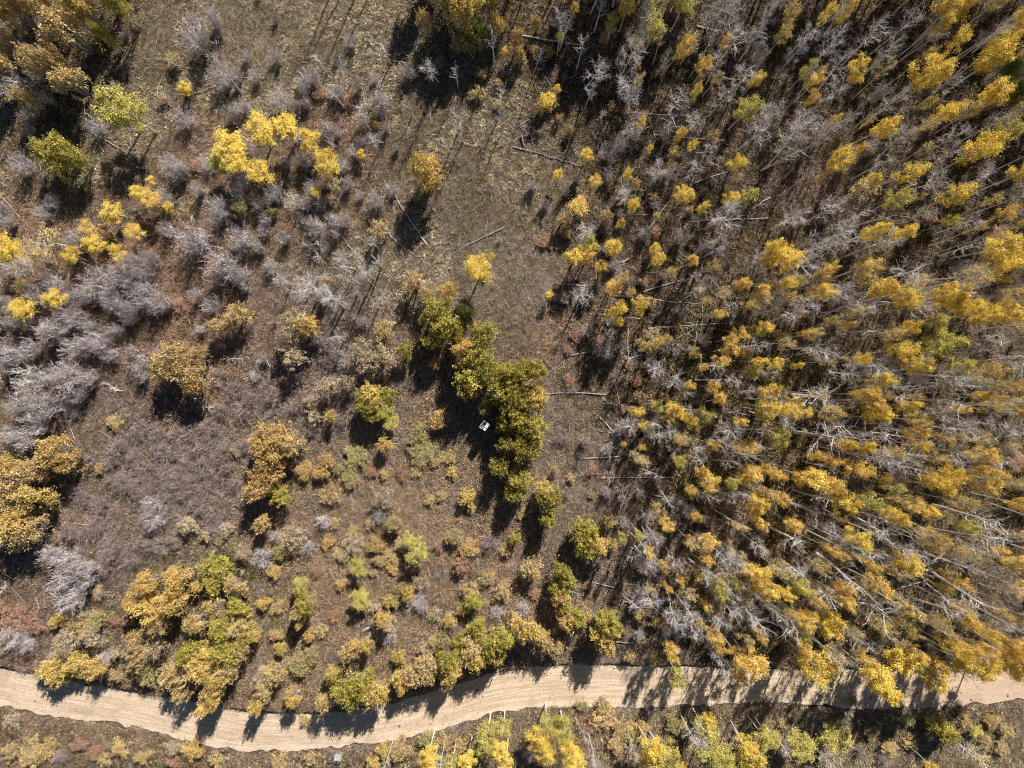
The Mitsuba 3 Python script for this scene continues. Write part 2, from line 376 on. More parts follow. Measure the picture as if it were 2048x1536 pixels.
def oak_group(k, colour):
    """Scrub oak: several crooked stems under a lumpy crown of radius 1, height 1.35."""
    name = f'model_oak_{colour}_{k}'
    if name not in scene:
        rng = np.random.default_rng(400 + k)
        stems = Soup(); sub = []
        nb = 9 + k % 4
        for i in range(nb):
            az = i * 2.4 + rng.normal(0, .35); rr = .72 * math.sqrt((i + .35) / nb) * rng.uniform(.8, 1.15)
            c = np.array([math.cos(az) * rr, math.sin(az) * rr, 1.12 - .50 * rr ** 2 + rng.normal(0, .09)])
            sub.append((c, rng.uniform(.20, .36)))
            o = np.array([math.cos(az) * .08, math.sin(az) * .08, -.05])
            mid = np.array([c[0] * .4, c[1] * .4, c[2] * .55]) + rng.normal(0, .05, 3)
            stems.tube([o, mid, c, c + rng.normal(0, .12, 3)], [.035, .024, .012, .005], 4, BARK_GREY * .7 * rng.uniform(.8, 1.2))
            for _ in range(4):
                e = c + rng.normal(0, .22, 3)
                stems.tube([mid * .4 + c * .6, e], [.010, .004], 3, BARK_GREY * rng.uniform(.7, 1.2))
        rng = np.random.default_rng(700 + 13 * k + list(LEAF).index(colour))
        sprays = []
        sparse = .5 if colour == 'tan' else .75 if colour in ('ochre', 'salmon') else 1
        for c, r in sub:
            for _ in range(int(13 * sparse)):
                d = unit(rng.normal(size=3) + np.array([0, 0, .35]))
                sprays.append(c + d * r * rng.uniform(.6, 1.08) * np.array([1, 1, .85]))
        for _ in range(int(14 * sparse)):
            az = rng.uniform(0, 6.28); rr = rng.uniform(.35, .98)
            sprays.append(np.array([math.cos(az) * rr, math.sin(az) * rr, rng.uniform(.30, .85) * (1.15 - .5 * rr)]))
        for c, r in sub:
            for _ in range(int(4 * sparse)):
                sprays.append(c + unit(rng.normal(size=3) * [1, 1, .6] + np.array([0, 0, .5])) * r * rng.uniform(1.15, 1.55))
        sprays = np.array(sprays)
        per = 19
        clump = np.repeat(np.arange(len(sprays)), per)
        cen = sprays[clump] + rng.normal(0, .068, (len(clump), 3))
        s = Soup(); s.leaves(cen, .046, leaf_colours(colour, len(cen), clump, rng), rng)
        group_entry(name, {'stems': stems.ply('wood'), 'crown': s.ply('leaf')})
    return name


# ---------------------------------------------------------------- survey: what stands where, read off the photo
# x, y, radius in thirds of a photo pixel from the corner of each survey square; kind; height in m if it is not the usual one
SURVEY = {
(0, 0): """60 40 110 oy 8;300 60 110 oy 8;500 60 90 oy 8;400 200 130 oy 8;640 225 40 oy 6;180 20 80 oc 8;700 30 70 og 8;120 300 80 gs 5;240 400 90 oc 7;350 375 80 oc 7;430 500 100 oc 6;180 600 75 oc 5;30 420 80 oc 6;
750 680 115 al 8;830 720 80 al 8;390 950 125 og 5;300 920 80 og 5;480 960 75 og 5;720 560 60 gs 4;600 790 80 gs 3;160 1000 90 gs 4;710 1280 62 ay 4;940 1210 65 ao 4;930 1105 28 ay 2;1200 250 120 gs 5;1340 490 85 gs 4;1130 730 80 gs 3;1060 370 45 oc 2;1130 550 40 ay 3;995 615 40 rs;
1390 910 105 ay 6;1440 990 70 ay 6;1340 990 60 al 5;1070 1050 80 gs 3;1200 1000 45 rs;1330 1260 95 gs 4;1180 1440 140 gs 5;1460 1440 100 gs 4;1450 1250 45 og 2.5;1010 1200 70 gs 3;310 1450 100 ap 6;90 1500 80 ay 6;560 1370 48 ao 4;590 1470 60 ay 4;830 1400 50 ao 4;650 1400 40 oo 2.5;730 1510 38 ay 4;
1290 130 70 gs 4;1400 700 60 gs 3;860 1180 45 ay 4;1040 1260 35 ay 3;20 260 60 oc 7;60 560 60 ab 7;160 520 60 ab 8""",
(512, 0): """1180 30 130 oy 8;1290 60 90 al 8;1020 160 50 oy 5;1340 240 80 od 5;1250 120 90 oy 7;1500 330 25 ay 3;1070 390 60 ab 9;920 450 70 gs 3;770 620 85 gs 4;715 490 45 gs 2;170 630 100 gs 3.5;340 480 80 gs 3;535 440 45 ab 6;400 570 55 rs;640 740 55 gs 3;440 790 65 gs 3.5;715 870 50 ab 5;130 360 55 gs 2.5;
60 790 100 ay 6;200 790 85 ay 6;350 860 65 ay 5;450 990 75 ay 5;40 1040 85 ay 5;490 1110 45 ap 4;380 1165 28 ay 3;640 950 28 ay 2.5;735 770 25 oo 2;1025 1060 112 oq 6;1000 1000 80 oq 6;730 1215 75 gs 3.5;740 1380 60 oc 3;280 960 65 gs 3;130 1160 75 gs 3;250 1230 80 gw 3;30 1230 65 gs 3;60 1400 50 gs 2.5;360 1370 60 gs 3;100 1280 38 og 2;540 1330 55 gs 2.5;370 1480 80 gw 2.5;180 1380 35 rs;1460 1440 35 gw 1.5;640 860 45 gs 3;560 620 45 rs;300 560 45 gs 3;470 560 40 gs 2.5;
850 900 30 gs 2;1390 40 60 oy 6;1440 180 50 oy 5""",
(1024, 0): """680 70 60 ay 9;805 80 75 al 9;1010 60 85 al 9;840 200 85 al 9;1060 290 70 ap 8;590 180 42 al 7;1100 400 45 ap 6;30 240 42 oo 4;40 340 36 oo 3;370 80 28 ay 5;140 160 38 oc 3;290 245 28 al 3;285 150 55 ab 7;465 440 75 ab 8;460 570 45 ab 8;680 360 90 ab 9;690 470 70 ab 9;710 600 65 ab 8;540 685 25 ab 4;210 610 55 ay 4;270 550 22 ay 3;
440 950 38 ay 5;280 1065 33 ay 4;350 790 25 oo 2;740 800 80 gs 4;570 930 75 gs 4;650 870 65 gs 4;990 830 42 ay 7;1060 885 38 ay 6;820 910 28 ay 5;710 1060 38 ay 6;740 1110 36 oc 3;490 1100 45 ao 5;1090 580 36 ay 8;1200 490 45 ap 8;1380 680 80 al 10;1430 820 85 ab 10;1500 700 60 ab 10;1320 1000 58 ay 9;1030 1190 68 ay 8;1290 1210 55 ay 8;1390 1180 55 al 8;1120 1270 38 ay 7;
860 1060 75 ab 7;680 1180 65 ab 7;720 1250 48 ay 7;400 1250 55 ao 4;440 1400 75 ab 7;460 1490 55 al 6;600 1490 48 ay 6;840 1510 40 ay 7;1300 1310 105 ab 10;980 600 75 ab 9;1250 600 60 ab 9;1310 130 75 ab 10;1310 260 85 ab 10;1230 400 60 ab 9;1400 480 85 ab 10;1450 240 75 ab 10;1240 30 75 ab 10;1500 110 60 ab 10;1380 220 28 og 3;190 1240 45 gs 2.5;200 1450 55 rs;120 1130 45 gs 2.5;855 1300 28 al 4;1010 1430 55 gs 4;
1160 130 60 ab 10;1100 700 60 ab 9;560 1310 45 oc 3;930 1050 50 gs 4;1190 900 55 ab 9;1080 1040 60 ab 9;300 1330 40 oc 2.5;640 1360 30 ay 4;1230 1490 60 ab 9""",
(1536, 0): """1080 90 120 ay 12;1000 185 50 ay 11;1140 30 60 ay 12;1330 40 85 ap 11;1500 160 75 ay 11;1110 300 62 ay 11;1290 400 95 ay 12;1340 310 70 ay 12;900 480 105 ay 12;990 460 75 ay 12;1320 590 80 ay 11;1250 650 40 ay 10;1430 580 85 dg 7;1410 440 60 dg 6;1040 700 75 ay 11;620 770 68 ay 11;390 1000 75 ay 11;810 1030 78 ay 11;1210 940 100 ay 12;1370 830 75 al 11;1500 1050 75 ay 11;530 1150 105 ap 11;580 1110 50 ay 11;730 1210 68 al 11;1080 1180 85 ay 11;870 780 55 ap 10;560 460 68 ay 11;640 480 48 ap 10;250 520 65 ao 9;220 440 48 al 9;330 120 48 ay 10;430 100 48 ay 10;130 130 65 ad 10;
1380 1310 58 ao 10;1340 1480 95 ay 11;570 1400 58 ay 11;750 1370 55 ay 10;1290 1240 45 ad 9;1050 1340 38 al 8;30 1480 78 ay 10;1500 1490 48 ay 10;230 620 38 ao 8;330 720 28 ay 8;1440 700 55 ap 10;1520 790 28 ay 10;320 340 80 ab 11;420 430 75 ab 11;600 240 85 ab 12;40 40 60 ab 11;230 200 65 ab 11;370 560 75 ab 11;30 690 65 ab 10;180 790 95 ab 10;320 830 75 ab 10;90 920 85 ab 10;1060 530 75 ab 11;800 870 75 ab 11;1040 960 58 ab 11;1320 760 58 ab 11;330 1270 85 ab 11;120 1320 85 ab 10;430 1400 95 ab 11;260 1490 65 ab 10;640 1470 95 ab 11;930 1090 85 ab 11;1100 830 65 ab 11;1230 1080 85 ab 11;
800 150 65 ab 12;1280 220 75 ab 12;1350 1410 65 rs;950 1310 55 rs;480 60 60 ab 11;700 330 60 ab 11;920 250 60 ab 11;560 900 70 ab 10;720 640 60 ab 11;880 380 50 ad 10;1480 360 50 ad 10;1170 700 50 ad 10;450 760 50 ab 10;640 990 60 ab 10;1150 1350 60 ab 10;880 1270 55 ab 10;1450 1200 55 ab 10;150 330 55 ab 11;60 250 55 ad 10""",
(0, 512): """110 20 48 ay 6;230 20 65 ad 5;460 10 48 ay 5;350 250 62 ay 5;180 330 70 ay 5;5 440 28 ay 5;170 170 55 ad 4;760 10 38 ay 4;620 150 115 gs 5;760 130 115 gs 5;870 230 105 gs 5;560 210 95 gs 4.5;700 270 85 gs 4.5;930 300 75 gs 4;790 320 58 gs 4;880 110 75 gs 4;1000 280 55 gs 3.5;1360 60 120 gs 5;1440 130 70 gs 4.5;1300 130 65 gs 4;420 370 95 gs 4.5;330 450 75 gs 4.5;80 530 78 gw 4;470 560 95 gs 4;620 520 85 gs 4;220 560 75 gs 4;60 640 65 gs 4;
230 750 140 gw 5;400 740 115 gs 5;540 730 75 gs 4.5;300 880 115 gs 5;160 880 95 gs 4.5;100 1060 75 gs 4;190 1110 78 gs 4;250 1010 85 gs 4.5;480 830 70 gs 4;840 640 75 gs 3;860 720 48 gs 3;790 570 38 gs 3;1050 590 110 oc 5;1170 700 110 oc 5;1000 680 90 oc 5;1180 780 65 oo 4.5;1220 590 48 oc 4;1440 370 88 oc 4;1320 430 58 oc 3.5;
350 1170 110 oo 5;250 1260 78 oc 4.5;430 1230 75 oo 4.5;130 1350 130 oc 5;60 1260 78 oy 5;230 1440 105 oy 5;90 1480 88 oc 5;330 1450 40 oy 3;930 1490 75 gs 2.5;560 420 60 gs 3.5;700 450 60 gs 3;680 590 60 gs 3;1090 300 50 rs;540 330 50 rs;1190 240 50 gs 3;1290 300 70 gs 3;500 260 60 gs 4;20 300 60 gs 4;90 400 55 gs 4;130 110 60 ab 7;60 30 50 ab 7;200 60 60 ab 7;0 130 60 ab 7;0 250 40 ab 7;960 590 50 gs 2.5;
700 1000 50 oc 1.2;620 1270 40 oc 1.2;860 1040 55 gs 1.3;960 1060 50 gs 1.3;1080 1080 65 gs 1.4;1180 1060 70 gs 1.4;1270 1030 60 gs 1.4;900 1270 60 gs 1.3;1000 1180 70 gs 1.4;1130 1180 60 gs 1.4;1230 1250 60 gs 1.4;1080 1330 70 gs 1.4;740 1360 55 gs 1.2;1240 1380 50 gs 1.3;1330 1200 50 gs 1.2;840 1420 50 gs 1.2;1330 730 60 gs 1.6;1420 800 60 gs 1.6;1480 920 60 gs 1.5;1350 930 50 gs 1.4""",
(512, 512): """1340 90 78 ay 7;1420 10 20 ay 3;960 160 80 oc 4;1150 220 65 oq 5;1020 240 55 oc 4;1070 330 95 og 6;1140 430 100 og 6;1260 340 55 od 5;1070 510 65 og 5;1200 480 60 og 5;1370 470 85 og 6;1250 560 75 oy 6;1330 600 105 og 6;1300 720 110 og 6;1270 810 70 oy 5;1400 700 75 og 6;900 570 55 og 3.5;1080 650 36 oo 2.5;1370 925 38 oc 3.5;1390 870 38 oy 4;1480 800 90 og 6;1490 1000 65 og 5;1460 1260 65 og 5;1490 1120 60 oy 5;1500 700 60 oy 6;1520 880 60 og 6;1440 850 45 oy 5;
340 190 95 ab 7;270 230 65 ab 6;480 290 95 ab 8;670 110 65 ab 7;760 275 42 ab 6;440 160 38 oc 4;160 150 55 ab 7;530 20 48 ab 6;590 375 22 ab 4;250 400 105 ot 4.5;320 430 75 oy 4.5;250 610 75 ot 4;190 500 70 ot 4;380 500 45 gs 3;640 560 85 ot 4;780 450 75 oc 3.5;760 600 85 ot 4;670 660 65 ot 3.5;820 640 55 ot 3;430 790 75 ot 3.5;460 960 38 oy 2.5;560 760 55 ot 3;
700 840 85 oy 4;800 830 58 og 3.5;780 920 58 al 4;690 920 75 oy 4;820 990 48 al 3;640 890 38 oy 3;980 1060 75 og 1.8;1000 1190 78 og 1.5;610 1200 78 og 1.5;570 1330 65 og 1.5;490 1270 38 og 1.2;780 1130 48 oq 2.5;1100 980 65 oo 2.2;40 1130 78 oo 4.5;150 1090 100 oo 5;220 1130 75 oc 4.5;100 1200 88 oo 5;60 1300 92 oo 5;30 1400 78 oo 5;150 1430 75 og 3.5;80 1060 70 oc 4.5;300 1290 55 oo 2;430 1230 48 oo 2;400 1300 48 oo 2;450 1430 65 oc 1.8;770 1440 75 ot 2.5;1270 1450 58 oy 2.2;
20 720 50 gw 2;960 1290 40 oc .9;700 1290 45 rs;880 1300 45 rs;1150 1200 50 oc .9;1180 1300 40 oy 1;340 870 40 ot 2;540 650 50 gs 2;370 960 55 ot 2;250 900 50 gs 1.6;120 850 55 gs 1.6;130 950 50 gs 1.5""",
(1024, 512): """40 720 100 og 6;140 680 75 og 6;50 880 95 og 6;130 850 85 oy 6;50 1000 78 og 6;130 1040 85 og 6;90 1160 92 og 5.5;30 1130 75 og 6;120 1130 55 oy 5;50 1340 75 og 5;20 1420 65 og 4.5;90 770 70 oy 6;0 800 70 og 6;0 940 60 og 6;220 1450 85 og 4.5;190 1400 55 oy 4;370 20 55 ay 6;450 20 48 ao 6;860 30 55 ay 8;940 110 38 ad 7;430 210 72 ab 7;320 260 42 gs 3;225 235 28 ay 3;600 180 48 ao 6;660 110 35 ab 5;
760 290 52 ay 8;690 340 48 ay 8;640 400 42 ay 7;570 380 36 ay 6;450 450 55 gs 2.5;580 470 48 gs 2.5;650 545 33 gs 2.5;390 480 48 rs;520 520 45 rs;1280 560 65 ao 8;1290 500 48 ao 8;1220 640 58 ao 8;1150 670 28 ao 7;1360 430 48 ao 8;1360 180 48 ao 9;1440 220 58 ao 9;1380 290 48 ad 9;1500 30 48 ay 9;1250 250 48 ap 8;1480 290 55 ap 9;1100 580 28 ay 5;820 535 20 al 3;990 430 20 oo 2;910 480 38 ad 5;
1050 780 36 ao 6;1200 780 48 ao 8;1230 880 48 ao 8;1120 920 55 al 7;1060 980 38 ay 7;1340 690 48 ab 9;1400 680 48 al 8;1510 810 58 ay 10;1500 920 75 ay 10;1350 980 38 ao 8;860 890 55 al 6;930 900 52 ay 6;990 940 48 ay 6;755 930 38 ay 5;780 1010 36 ay 5;920 980 48 ad 5;850 1000 48 ab 6;950 1020 55 ab 6;1000 1110 45 ao 6;780 1150 33 ao 4;660 1130 22 ao 3;750 1220 36 ad 4;990 1210 52 al 6;970 1160 45 ab 6;
1230 1120 68 ab 8;1340 1140 58 ao 8;1180 1120 36 ao 7;1300 1030 75 ab 9;1480 1160 58 ab 9;1420 1300 65 ao 9;1480 1480 75 ay 9;1170 1350 80 ao 8;1230 1420 58 ab 8;1080 1400 38 ao 7;1120 1280 38 ao 7;850 680 65 ab 5;650 1390 38 gw 1.5;1100 1150 50 ab 7;840 1090 50 ab 6;700 1000 50 gs 2;1420 80 60 ab 9;1180 60 50 ad 8;1090 200 45 ap 7;1000 330 40 gs 2.5;1430 560 50 ab 9;1500 700 55 ab 9;1380 820 50 ab 9;1470 400 50 ao 9;700 220 35 ad 5;540 100 40 ao 5;1280 1250 50 ab 8;1380 1420 50 ab 9;350 1330 30 oc 1;760 840 40 oc 2""",
(1536, 512): """60 50 92 ay 10;40 190 58 ay 10;330 140 58 ao 10;250 240 65 ay 10;560 70 75 ao 10;560 140 65 ad 10;620 210 75 ay 10;690 180 48 ay 10;780 270 75 ay 10;840 170 58 ap 10;1170 90 75 ap 11;1390 100 100 ay 11;1450 60 58 ay 11;1060 220 75 ay 11;1150 330 75 ay 11;1330 330 95 ay 11;1230 390 55 ay 11;1010 330 58 ay 10;960 400 55 al 10;770 450 62 ay 10;1030 510 95 al 10;920 560 65 al 10;750 570 68 ay 10;860 660 65 ay 10;1130 640 65 al 10;1290 690 75 ad 10;500 630 48 ay 9;140 650 28 ay 8;360 410 48 ad 9;430 430 28 ay 8;
620 800 58 ay 10;530 830 58 ao 10;580 890 58 ao 10;580 980 62 ay 10;330 940 75 ad 9;780 890 48 ay 10;1470 900 95 ay 11;1450 420 58 ap 11;1180 740 55 ap 10;840 980 58 ad 10;850 1060 58 ao 10;870 1130 48 ay 10;960 1040 28 ao 9;550 1150 48 ay 9;40 1080 75 al 9;20 910 58 ay 9;30 650 58 ay 9;230 1330 100 ay 10;340 1340 75 ao 10;170 1290 65 ao 9;430 1460 75 ay 10;490 1270 65 ao 10;930 1320 65 ay 10;1030 1310 75 ay 10;1020 1400 75 ay 10;850 1420 65 ay 10;1230 1360 75 ao 11;590 1440 75 al 10;700 1370 55 al 10;720 1510 58 ay 10;
800 1470 65 ad 10;1180 1180 65 ao 11;1280 1250 58 ao 11;60 1440 58 ao 9;20 1300 48 ao 9;260 1240 48 ao 9;1130 1480 58 ad 11;420 1120 48 ay 9;100 920 65 ao 9;180 910 48 ay 9;1080 910 38 ao 10;1390 1360 65 ad 11;1480 1240 58 rs;1480 1480 58 ao 11;190 60 92 ab 10;100 380 92 ab 10;390 230 85 ab 10;560 380 75 ab 10;290 580 85 ab 9;620 640 85 ab 10;620 740 85 ab 10;270 840 110 ab 10;800 110 85 ab 11;880 230 75 ab 11;1130 150 85 ab 11;300 1080 110 ab 10;620 1070 92 ab 10;640 1220 92 ab 10;800 1290 85 ab 10;
1020 700 75 ab 11;1120 760 85 ab 11;1050 860 92 ab 11;1100 1040 92 ab 11;1420 1060 92 ab 11;1050 1160 85 ab 11;1450 640 92 ab 11;1300 500 92 ab 11;960 930 75 ab 10;460 1050 75 ab 9;1330 1230 75 ab 11;120 1450 75 ab 9;60 960 80 ab 9;480 700 75 ab 10;1350 900 75 ab 11;700 830 85 ab 10;450 310 60 ap 9;220 470 55 ad 9;680 480 50 ap 10;1400 230 60 ad 11;1240 1080 60 ap 11;960 1200 60 ad 10;380 1220 50 ao 9;700 1180 60 ad 10;1350 1120 60 ap 11;1380 780 55 ad 11;1500 780 50 ap 11;90 250 55 ad 9;160 170 55 ap 9;1230 890 55 ad 11""",
(0, 1024): """100 120 115 oc 5;230 100 92 oc 5;40 50 68 oc 5;150 40 80 oy 5;330 240 68 gs 4;450 290 105 gs 4.5;500 400 105 gs 4.5;400 400 85 gs 4.5;460 510 105 gs 4.5;560 330 58 gs 4;940 40 85 gs 2.5;1150 80 65 ot 2.2;110 640 105 sa 1.6;200 640 90 sa 1.6;90 740 105 gs 3;180 780 65 gs 2.5;30 560 48 rs;900 420 75 oq 5;1090 410 85 oq 5;820 540 75 oq 4.5;940 560 100 oq 5;1060 520 82 oq 5;950 660 75 oc 4;1060 340 28 oq 4;
500 650 95 oc 2.2;600 640 58 og 2.2;560 730 82 ot 2.5;360 640 48 oy 2;420 760 82 ot 2.5;350 860 65 ot 2.2;480 900 75 oy 2.5;330 950 85 oy 2.5;260 960 45 og 2;590 920 75 oy 2.5;400 980 58 og 2.2;650 860 58 gs 2;720 970 45 oc 1.6;840 760 75 oc 3;850 860 75 oc 3;950 800 82 ot 3;900 950 75 og 2;1060 960 75 oy 3.5;1110 1060 65 oy 3.5;1190 940 95 oy 4;1250 880 100 oy 4;1310 970 85 oy 4;1290 1070 65 oq 4;1260 1150 58 oq 4;1370 830 95 oy 4;1460 800 75 oc 3.5;1150 830 85 oy 4;1340 700 85 oy 4;1440 690 75 oc 3.5;
1310 560 75 oy 3.5;1330 320 92 og 3;1300 420 75 og 3;1420 420 75 oy 3;1440 560 75 og 3;1180 650 75 oc 3.5;1390 930 80 oc 3.5;1500 730 70 oy 3;1480 230 65 ot 2;1480 470 28 oo 1.5;1500 600 38 oo 1.5;1160 1430 65 oy 1.8;1040 1410 55 ot 1.6;720 1420 65 oc 1.2;560 1450 55 rs;200 1460 105 oc 1.5;350 1480 60 gs 1.5;80 1250 65 ot 1.4;60 1440 60 oy 1.5;460 1400 55 rs;860 1470 60 oc 1.4;620 1500 50 oy 1.3;1300 1480 55 oc 1.2;1040 1500 50 rs;300 1380 45 oc 1.1;
720 840 50 ot 1.8;700 640 45 rs;780 650 40 rs;600 90 60 gs 1.3;480 130 50 gs 1.3;700 200 60 gs 1.3;820 200 60 gs 1.3;1000 190 60 gs 1.3;600 480 45 oc .9;1260 130 50 ot 1.3;1380 100 55 ot 1.4""",
(512, 1024): """740 20 55 gs 2.5;830 60 55 og 2.5;975 210 78 al 4;930 150 45 al 3.5;1190 130 52 og 2.2;625 310 58 al 3.2;630 510 58 al 3.5;290 420 48 al 3.2;310 540 70 oy 4;270 590 48 oy 4;230 625 22 al 3;275 660 25 oq 3;870 450 38 og 1.8;830 510 42 og 1.8;420 50 62 gs 2.5;230 140 82 ot 2.5;60 60 55 oo 3.5;160 230 48 og 1.5;60 260 75 gs 2.2;330 200 58 gs 2;720 190 55 oo 1.8;590 180 75 ot 2;1280 200 58 oo 2;1240 310 62 sa 2;1410 180 55 gs 1.6;1000 410 55 ot 2;960 520 82 gs 2;1010 550 48 gs 1.8;
1290 470 62 oc 2;1300 540 48 gs 1.8;1480 470 55 oc 2;1450 590 62 gs 1.8;780 650 90 ot 2;800 720 65 gs 2;690 770 55 gs 2;560 830 55 oy 3;590 780 38 oq 3;470 950 48 oy 3.5;540 1040 95 oy 4;640 1020 85 og 4;720 1060 92 oy 4;560 1090 75 og 4;410 1130 58 oy 3.5;230 1100 58 oq 3;60 1050 58 oc 3;20 1150 48 oq 3.5;60 970 65 ot 2.5;280 900 82 og 2;340 850 55 og 2;120 960 75 oc 2.5;880 980 58 oq 3;890 1040 38 oq 3;960 950 65 oy 3.5;1020 900 82 oc 3.5;1040 960 58 oc 3.5;1160 860 75 og 4;1180 940 75 oy 4;1150 990 55 oy 3.5;
1030 800 65 ot 2.5;1120 740 55 og 2.5;1300 820 82 oc 4;1330 870 75 oy 4;1440 780 85 og 4.5;1490 740 65 og 4.5;1440 850 55 oy 4;1330 680 65 oy 3;1030 1360 55 og 1.8;860 1420 82 oc 1.6;700 1500 45 oy 1.5;1130 1380 55 oc 1.8;770 1430 55 oy 1.5;1230 1400 55 oc 1.6;1040 1450 58 ay 9;1010 1510 55 ay 9;1280 1490 58 ay 9;1180 1500 48 al 8;1400 1310 75 al 7;1370 1390 60 al 8;1490 1300 55 al 7;1480 1430 58 ay 9;1510 1510 55 ay 9;480 60 40 oc 1;540 250 45 ot 1.4;440 160 45 oo 1;120 340 50 oo 1.2;60 540 45 oq 2;140 560 55 oc 1.2;
400 700 45 oc 1;120 720 40 oc 1;480 600 45 rs;720 560 45 ot 1.2;1080 600 50 ot 1.4;890 880 40 rs;1390 380 55 oc 1.4;1180 680 60 gs 1.6;300 1250 40 oc 1;1100 200 40 rs;820 330 40 oo 1;140 140 45 gs 1.8;380 340 40 rs;520 420 40 oo 1;330 1480 50 oc 1.2;140 1500 60 oc 1.2;480 1460 45 gs 1.2;1110 1500 40 ab 9;1060 1500 40 ab 9;770 1525 30 ab 9""",
(1024, 1024): """220 30 55 og 4.5;430 90 75 og 4.5;450 190 95 og 4.5;390 130 55 oy 4;520 210 58 oy 4;580 50 42 oy 2;600 190 38 oy 2;110 340 68 oc 3;300 340 58 og 4;330 410 65 og 4;280 500 58 oy 4;250 440 48 og 3.5;310 560 48 oy 3.5;80 690 75 oy 4;150 720 48 oy 3.5;390 620 58 og 3.5;330 640 58 oy 3.5;560 640 65 og 4.5;600 660 58 og 4.5;540 720 75 oy 4.5;560 790 58 oc 4;260 800 58 oc 3;200 770 55 oc 3;20 150 38 oy 2.5;60 570 55 gs 2;20 640 45 oy 3;140 480 40 rs;440 600 50 oc 2.5;
930 60 55 ao 7;850 150 55 gs 4;780 260 75 ab 7;800 330 48 gs 4;990 385 28 ao 6;910 430 33 ao 6;940 790 58 ao 7;930 850 45 ao 7;990 970 55 al 7;1140 170 65 ao 9;1130 250 48 ao 9;1050 150 55 ad 8;1090 40 38 ao 8;1200 400 55 al 9;1230 470 48 al 9;1140 540 38 ao 8;1040 460 52 ap 8;1180 710 58 ao 9;1210 770 48 ao 9;1100 620 48 ad 8;1430 880 75 ao 10;1360 860 58 ao 10;1330 970 38 ao 9;1440 350 85 ay 10;1500 440 75 ay 10;1400 330 55 ay 10;1320 400 38 al 9;1450 700 38 ao 9;1320 100 28 ay 9;1470 60 48 ao 10;1380 750 48 ad 9;
830 510 75 ab 8;820 130 55 ab 7;940 650 55 ab 8;970 260 48 ab 8;1050 580 82 ab 9;1070 690 72 ab 9;1130 350 72 ab 9;1220 630 75 ab 9;1290 360 75 ab 9;1260 260 75 ab 10;1390 540 82 ab 10;1430 640 72 ab 10;1190 800 48 ab 9;1270 880 55 ab 9;1490 200 58 ab 10;970 490 55 ab 8;1330 280 72 ab 10;1500 560 60 ab 10;890 310 40 ad 6;
190 1330 70 ay 8;200 1430 58 ay 9;310 1310 75 al 8;330 1380 55 ay 9;330 1490 65 ay 9;210 1250 48 al 7;800 1410 72 ay 9;880 1460 82 al 9;830 1500 72 ay 9;1000 1500 48 ay 8;1150 1400 95 al 9;1230 1440 82 al 9;1270 1510 65 al 9;1130 1260 55 al 6;1180 1240 38 ay 6;1430 1450 75 ay 9;1400 1390 48 ay 9;1500 1340 55 al 8;960 1250 55 og 1.4;560 1230 82 oc 1.6;660 1290 72 oc 1.4;780 1290 48 oo 1.4;480 1280 60 rs;620 1400 60 oc 1.4;720 1350 50 og 1.3;100 1450 50 gs 2;480 1430 40 ab 8;730 1430 35 ab 8;1080 1350 60 ab 9;1190 1330 60 ab 9;400 1350 30 ab 8;
420 1160 40 og 1;540 1150 45 og 1;1010 1300 50 og 1.3;700 850 40 oc 1.4;850 880 40 oc 1.4;640 700 40 oc 1.2;860 640 50 oc 2;760 600 40 oc 1.6""",
